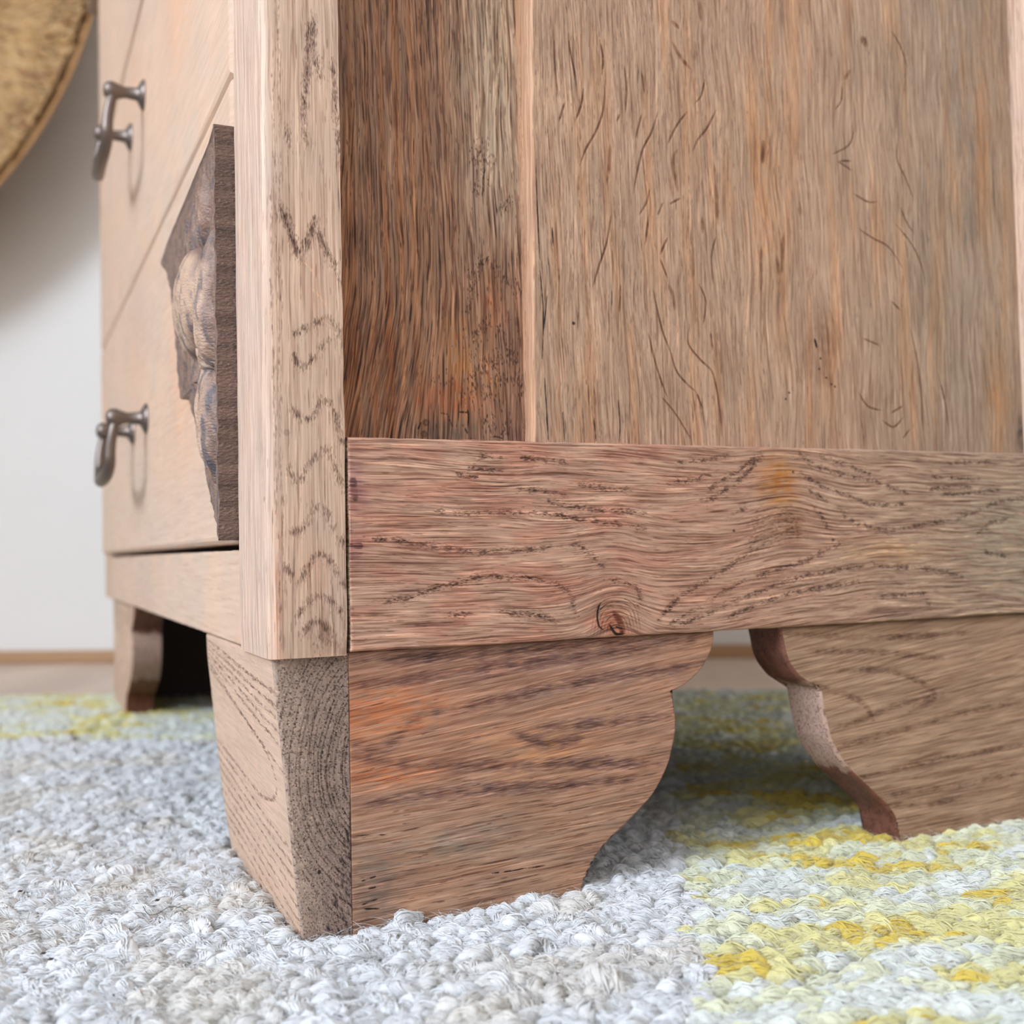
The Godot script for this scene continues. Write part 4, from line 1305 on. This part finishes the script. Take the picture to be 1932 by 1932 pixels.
# the carved spandrel at the drawer's near end: a heightfield over its outline
func build_bracket(chest: Node3D) -> void:
	var edge := curve([Vector2(0.1467, -0.0565), Vector2(0.1501, -0.060), Vector2(0.1677, -0.0837), Vector2(0.1878, -0.1046), Vector2(0.2182, -0.1441)], 0.002)
	edge.append_array(curve([Vector2(0.2196, -0.1735), Vector2(0.224, -0.1759), Vector2(0.2505, -0.1882), Vector2(0.2786, -0.2033), Vector2(0.296, -0.224), Vector2(0.3052, -0.2434), Vector2(0.3096, -0.238)], 0.002))
	edge.append_array([Vector2(0.3125, -0.17), Vector2(0.3150, -0.10), Vector2(0.3172, -0.0575)])
	var reach := func(y: float) -> float:
		for i in edge.size() - 1:
			if y <= edge[i + 1].x:
				return lerpf(edge[i].y, edge[i + 1].y, clampf((y - edge[i].x) / maxf(1e-6, edge[i + 1].x - edge[i].x), 0.0, 1.0))
		return edge[edge.size() - 1].y
	var nz := FastNoiseLite.new()
	nz.seed = 91
	nz.frequency = 90.0
	nz.fractal_octaves = 3
	# carved motifs: [z, y, half length, half width, angle, height, vein]
	var motifs := [[-0.106, 0.254, 0.025, 0.024, 1.57, 0.0115, 0.0], [-0.071, 0.243, 0.034, 0.012, 1.45, 0.0085, 1.0], [-0.073, 0.200, 0.030, 0.013, 1.75, 0.0075, 1.0], [-0.124, 0.286, 0.018, 0.016, 1.2, 0.004, 1.0], [-0.085, 0.289, 0.018, 0.012, 1.5, 0.005, 1.0], [-0.150, 0.252, 0.032, 0.014, 1.3, 0.003, 1.0], [-0.178, 0.285, 0.022, 0.013, 0.7, 0.003, 1.0], [-0.118, 0.224, 0.016, 0.010, 2.2, 0.003, 1.0]]
	var height := func(z: float, y: float) -> float:
		var h := 0.0062
		for m in motifs:
			var dz: float = z - m[0]
			var dy: float = y - m[1]
			var u: float = (dz * cos(m[4]) + dy * sin(m[4])) / m[2]
			var v: float = (-dz * sin(m[4]) + dy * cos(m[4])) / m[3]
			var w: float = maxf(0.15, 1.0 - 0.75 * u * u) if m[6] > 0.5 else 1.0
			var q := u * u + (v * v) / (w * w)
			if q < 1.0:
				var g: float = m[5] * sqrt(1.0 - q)
				if m[6] > 0.5:
					g -= m[5] * 0.55 * exp(-pow(v / 0.16, 2.0)) * (1.0 - q)
				h = maxf(h, 0.0056 + g)
			elif q < 1.25:
				h = minf(h, 0.0062 - 0.0016 * (1.25 - q) / 0.25)
		h = lerpf(0.0072, h, smoothstep(-0.0555, -0.066, z))
		if z > -0.066 and z < -0.0605 and y > 0.245:
			h -= 0.0016
		return h + 0.0007 * nz.get_noise_2d(z, y) + 0.0003 * nz.get_noise_2d(z * 5.0, y * 2.0)
	var st := begin()
	var rows := 150
	var cols := 120
	var grid := []
	var tints := []
	for i in rows + 1:
		var y := lerpf(0.1468, 0.3170, float(i) / rows)
		var zo: float = reach.call(y)
		for j in cols + 1:
			var z := lerpf(-0.0545, zo, float(j) / cols)
			var h: float = height.call(z, y)
			var rim := minf(1.0, minf(float(cols - j), 3.0) / 3.0 + 0.55)
			grid.append(Vector3(-0.0008 - h * rim, y, z))
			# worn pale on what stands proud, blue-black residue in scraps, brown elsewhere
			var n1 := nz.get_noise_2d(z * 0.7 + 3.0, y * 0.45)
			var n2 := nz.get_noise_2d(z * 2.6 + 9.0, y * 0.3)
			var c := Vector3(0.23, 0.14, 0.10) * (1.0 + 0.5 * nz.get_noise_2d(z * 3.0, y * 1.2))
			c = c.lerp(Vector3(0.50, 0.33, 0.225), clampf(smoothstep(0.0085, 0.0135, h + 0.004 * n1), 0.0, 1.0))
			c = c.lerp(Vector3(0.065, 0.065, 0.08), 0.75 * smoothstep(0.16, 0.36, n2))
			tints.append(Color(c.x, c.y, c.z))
	st.set_smooth_group(1)
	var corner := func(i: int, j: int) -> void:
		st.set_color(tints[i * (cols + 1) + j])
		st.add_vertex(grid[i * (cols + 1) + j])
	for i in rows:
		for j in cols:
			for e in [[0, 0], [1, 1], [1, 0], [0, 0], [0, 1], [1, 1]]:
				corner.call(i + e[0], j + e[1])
	# edges back to the drawer front
	st.set_smooth_group(2)
	var round := []
	for j in cols + 1:
		round.append(j)
	for i in range(1, rows + 1):
		round.append(i * (cols + 1) + cols)
	for j in range(cols - 1, -1, -1):
		round.append(rows * (cols + 1) + j)
	for i in range(rows - 1, -1, -1):
		round.append(i * (cols + 1))
	for q in round.size() - 1:
		st.set_smooth_group(0xFFFFFFFF)
		var a: Vector3 = grid[round[q]]
		var b: Vector3 = grid[round[q + 1]]
		var a2 := Vector3(0.004, a.y, a.z)
		var b2 := Vector3(0.004, b.y, b.z)
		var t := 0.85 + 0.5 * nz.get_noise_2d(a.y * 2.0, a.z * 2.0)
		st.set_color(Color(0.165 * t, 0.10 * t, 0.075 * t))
		for v in [a, b, b2, a, b2, a2]:
			st.add_vertex(v)
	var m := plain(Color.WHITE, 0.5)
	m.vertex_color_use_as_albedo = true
	var f := FastNoiseLite.new()
	f.seed = 6
	f.frequency = 0.05
	f.fractal_octaves = 4
	var t := NoiseTexture2D.new()
	t.width = 512
	t.height = 512
	t.seamless = true
	t.noise = f
	m.uv1_triplanar = true
	m.uv1_scale = Vector3(14, 30, 30)
	m.heightmap_enabled = true
	m.heightmap_texture = t
	m.heightmap_scale = 0.06
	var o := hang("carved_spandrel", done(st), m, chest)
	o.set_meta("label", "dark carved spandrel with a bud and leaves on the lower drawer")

# ---------------------------------------------------------------- the straw bowl on the wall
func build_basket() -> void:
	var centre := room(-1.147, 1.0605, -1.036)
	var bowl := thing("straw_bowl", "large golden straw bowl hanging on the white wall behind the chest", "basket", centre)
	var base := plain(rgb(178, 132, 82), 0.8)
	base.rim_enabled = true
	base.rim = 0.3
	var prof := [Vector2(0.0, -0.150), Vector2(0.2, -0.145), Vector2(0.32, -0.12), Vector2(0.44, -0.07), Vector2(0.52, -0.02), Vector2(0.545, 0.0), Vector2(0.549, 0.003), Vector2(0.545, -0.006), Vector2(0.52, -0.028), Vector2(0.44, -0.08), Vector2(0.32, -0.13), Vector2(0.2, -0.156), Vector2(0.0, -0.158)]
	var st := begin()
	lathe(st, prof, Vector3.ZERO, NR, 96)
	hang("bowl", done(st), base, bowl)
	var strand := begin()
	var pts := PackedVector3Array()
	var rad := PackedFloat32Array()
	for i in 7:
		var t := i / 6.0
		pts.append(Vector3(0.17 * (t - 0.5), 0.004 * sin(PI * t) - 0.001, 0.003 * sin(4.0 * t)))
		rad.append(0.0011 + 0.0012 * sin(PI * t))
	tube(strand, pts, rad, 5)
	var rng := RandomNumberGenerator.new()
	rng.seed = 12
	var places := []
	var colors := []
	for i in 9000:
		var r := 0.19 + 0.355 * sqrt(rng.randf())
		var a := rng.randf() * TAU
		var h := 0.0
		var sl := 0.0
		for q in range(1, 5):
			if r >= prof[q].x and r < prof[q + 1].x + 0.001:
				sl = (prof[q + 1].y - prof[q].y) / (prof[q + 1].x - prof[q].x)
				h = prof[q].y + (r - prof[q].x) * sl
		var out := (-TR * cos(a) + Vector3.UP * sin(a))
		var along := (out + NR * sl).normalized()
		var side := NR.cross(along).normalized()
		var up := along.cross(side) * -1.0
		var b := Basis(along, up, along.cross(up)).rotated(NR, rng.randfn(0.0, 0.22))
		var k := clampf((0.552 - r) / 0.085, 0.2, 1.0)
		places.append(Transform3D(b * Basis.from_scale(Vector3(k, 1.0, 1.0)), out * (r - 0.02 * (1.0 - k)) + NR * (h + 0.002)))
		var v := rng.randf()
		var c := Color(0.50, 0.28, 0.10).lerp(Color(0.62, 0.42, 0.21), v) * rng.randf_range(0.75, 1.1)
		if rng.randf() < 0.12:
			c = Color(0.34, 0.16, 0.07)
		colors.append(Color(c.r, c.g, c.b))
	var sm := plain(Color.WHITE, 0.7)
	sm.vertex_color_use_as_albedo = true
	scatter("straw", [done(strand)], places, colors, sm, bowl)

# ---------------------------------------------------------------- stray hairs and crumbs on the rug
func strand(label: String, pts: Array) -> void:
	var c := Curve3D.new()
	c.bake_interval = 0.0008
	for i in pts.size():
		var t: Vector3 = (pts[mini(pts.size() - 1, i + 1)] - pts[maxi(0, i - 1)]) / 6.0
		c.add_point(pts[i] + Vector3(0, 0.0019, 0), -t, t)
	var line := c.get_baked_points()
	var rad := PackedFloat32Array()
	for i in line.size():
		rad.append(0.00013 * (1.0 - 0.4 * i / line.size()))
	var st := begin()
	tube(st, line, rad, 6)
	var h := hang("stray_hair", done(st), plain(rgb(60, 54, 50), 0.5))
	h.set_meta("label", label)
	h.set_meta("category", "hair")

func build_litter() -> void:
	strand("long curled dark hair lying on the white rug left of the near foot", HAIR_A)
	strand("short straight dark hair on the white rug, farther back than the curled one", HAIR_B)
	var rng := RandomNumberGenerator.new()
	rng.seed = 5
	var which := ["tiny dark crumb in the white pile at the left, midway between the others", "tiny dark crumb in the white pile, front left, the farther of a close pair", "tiny dark crumb in the white pile, front left, the nearer of a close pair", "tiny dark crumb in the white pile, the farthest back of the crumbs", "tiny dark crumb in the white pile, the nearest to the chest's front foot"]
	for k in CRUMBS.size():
		var p: Vector3 = CRUMBS[k]
		var st := begin()
		var pts := PackedVector3Array()
		for i in 4:
			pts.append(p + Vector3(0.0007 * i, 0.0002 * sin(2.0 * i), -0.0006 * i))
		tube(st, pts, PackedFloat32Array([0.0001, 0.00045, 0.0004, 0.0001]), 6)
		var o := hang("crumb", done(st), plain(rgb(74, 66, 58), 0.8))
		o.set_meta("label", which[k])
		o.set_meta("category", "crumb")
		o.set_meta("group", "crumbs in the rug")
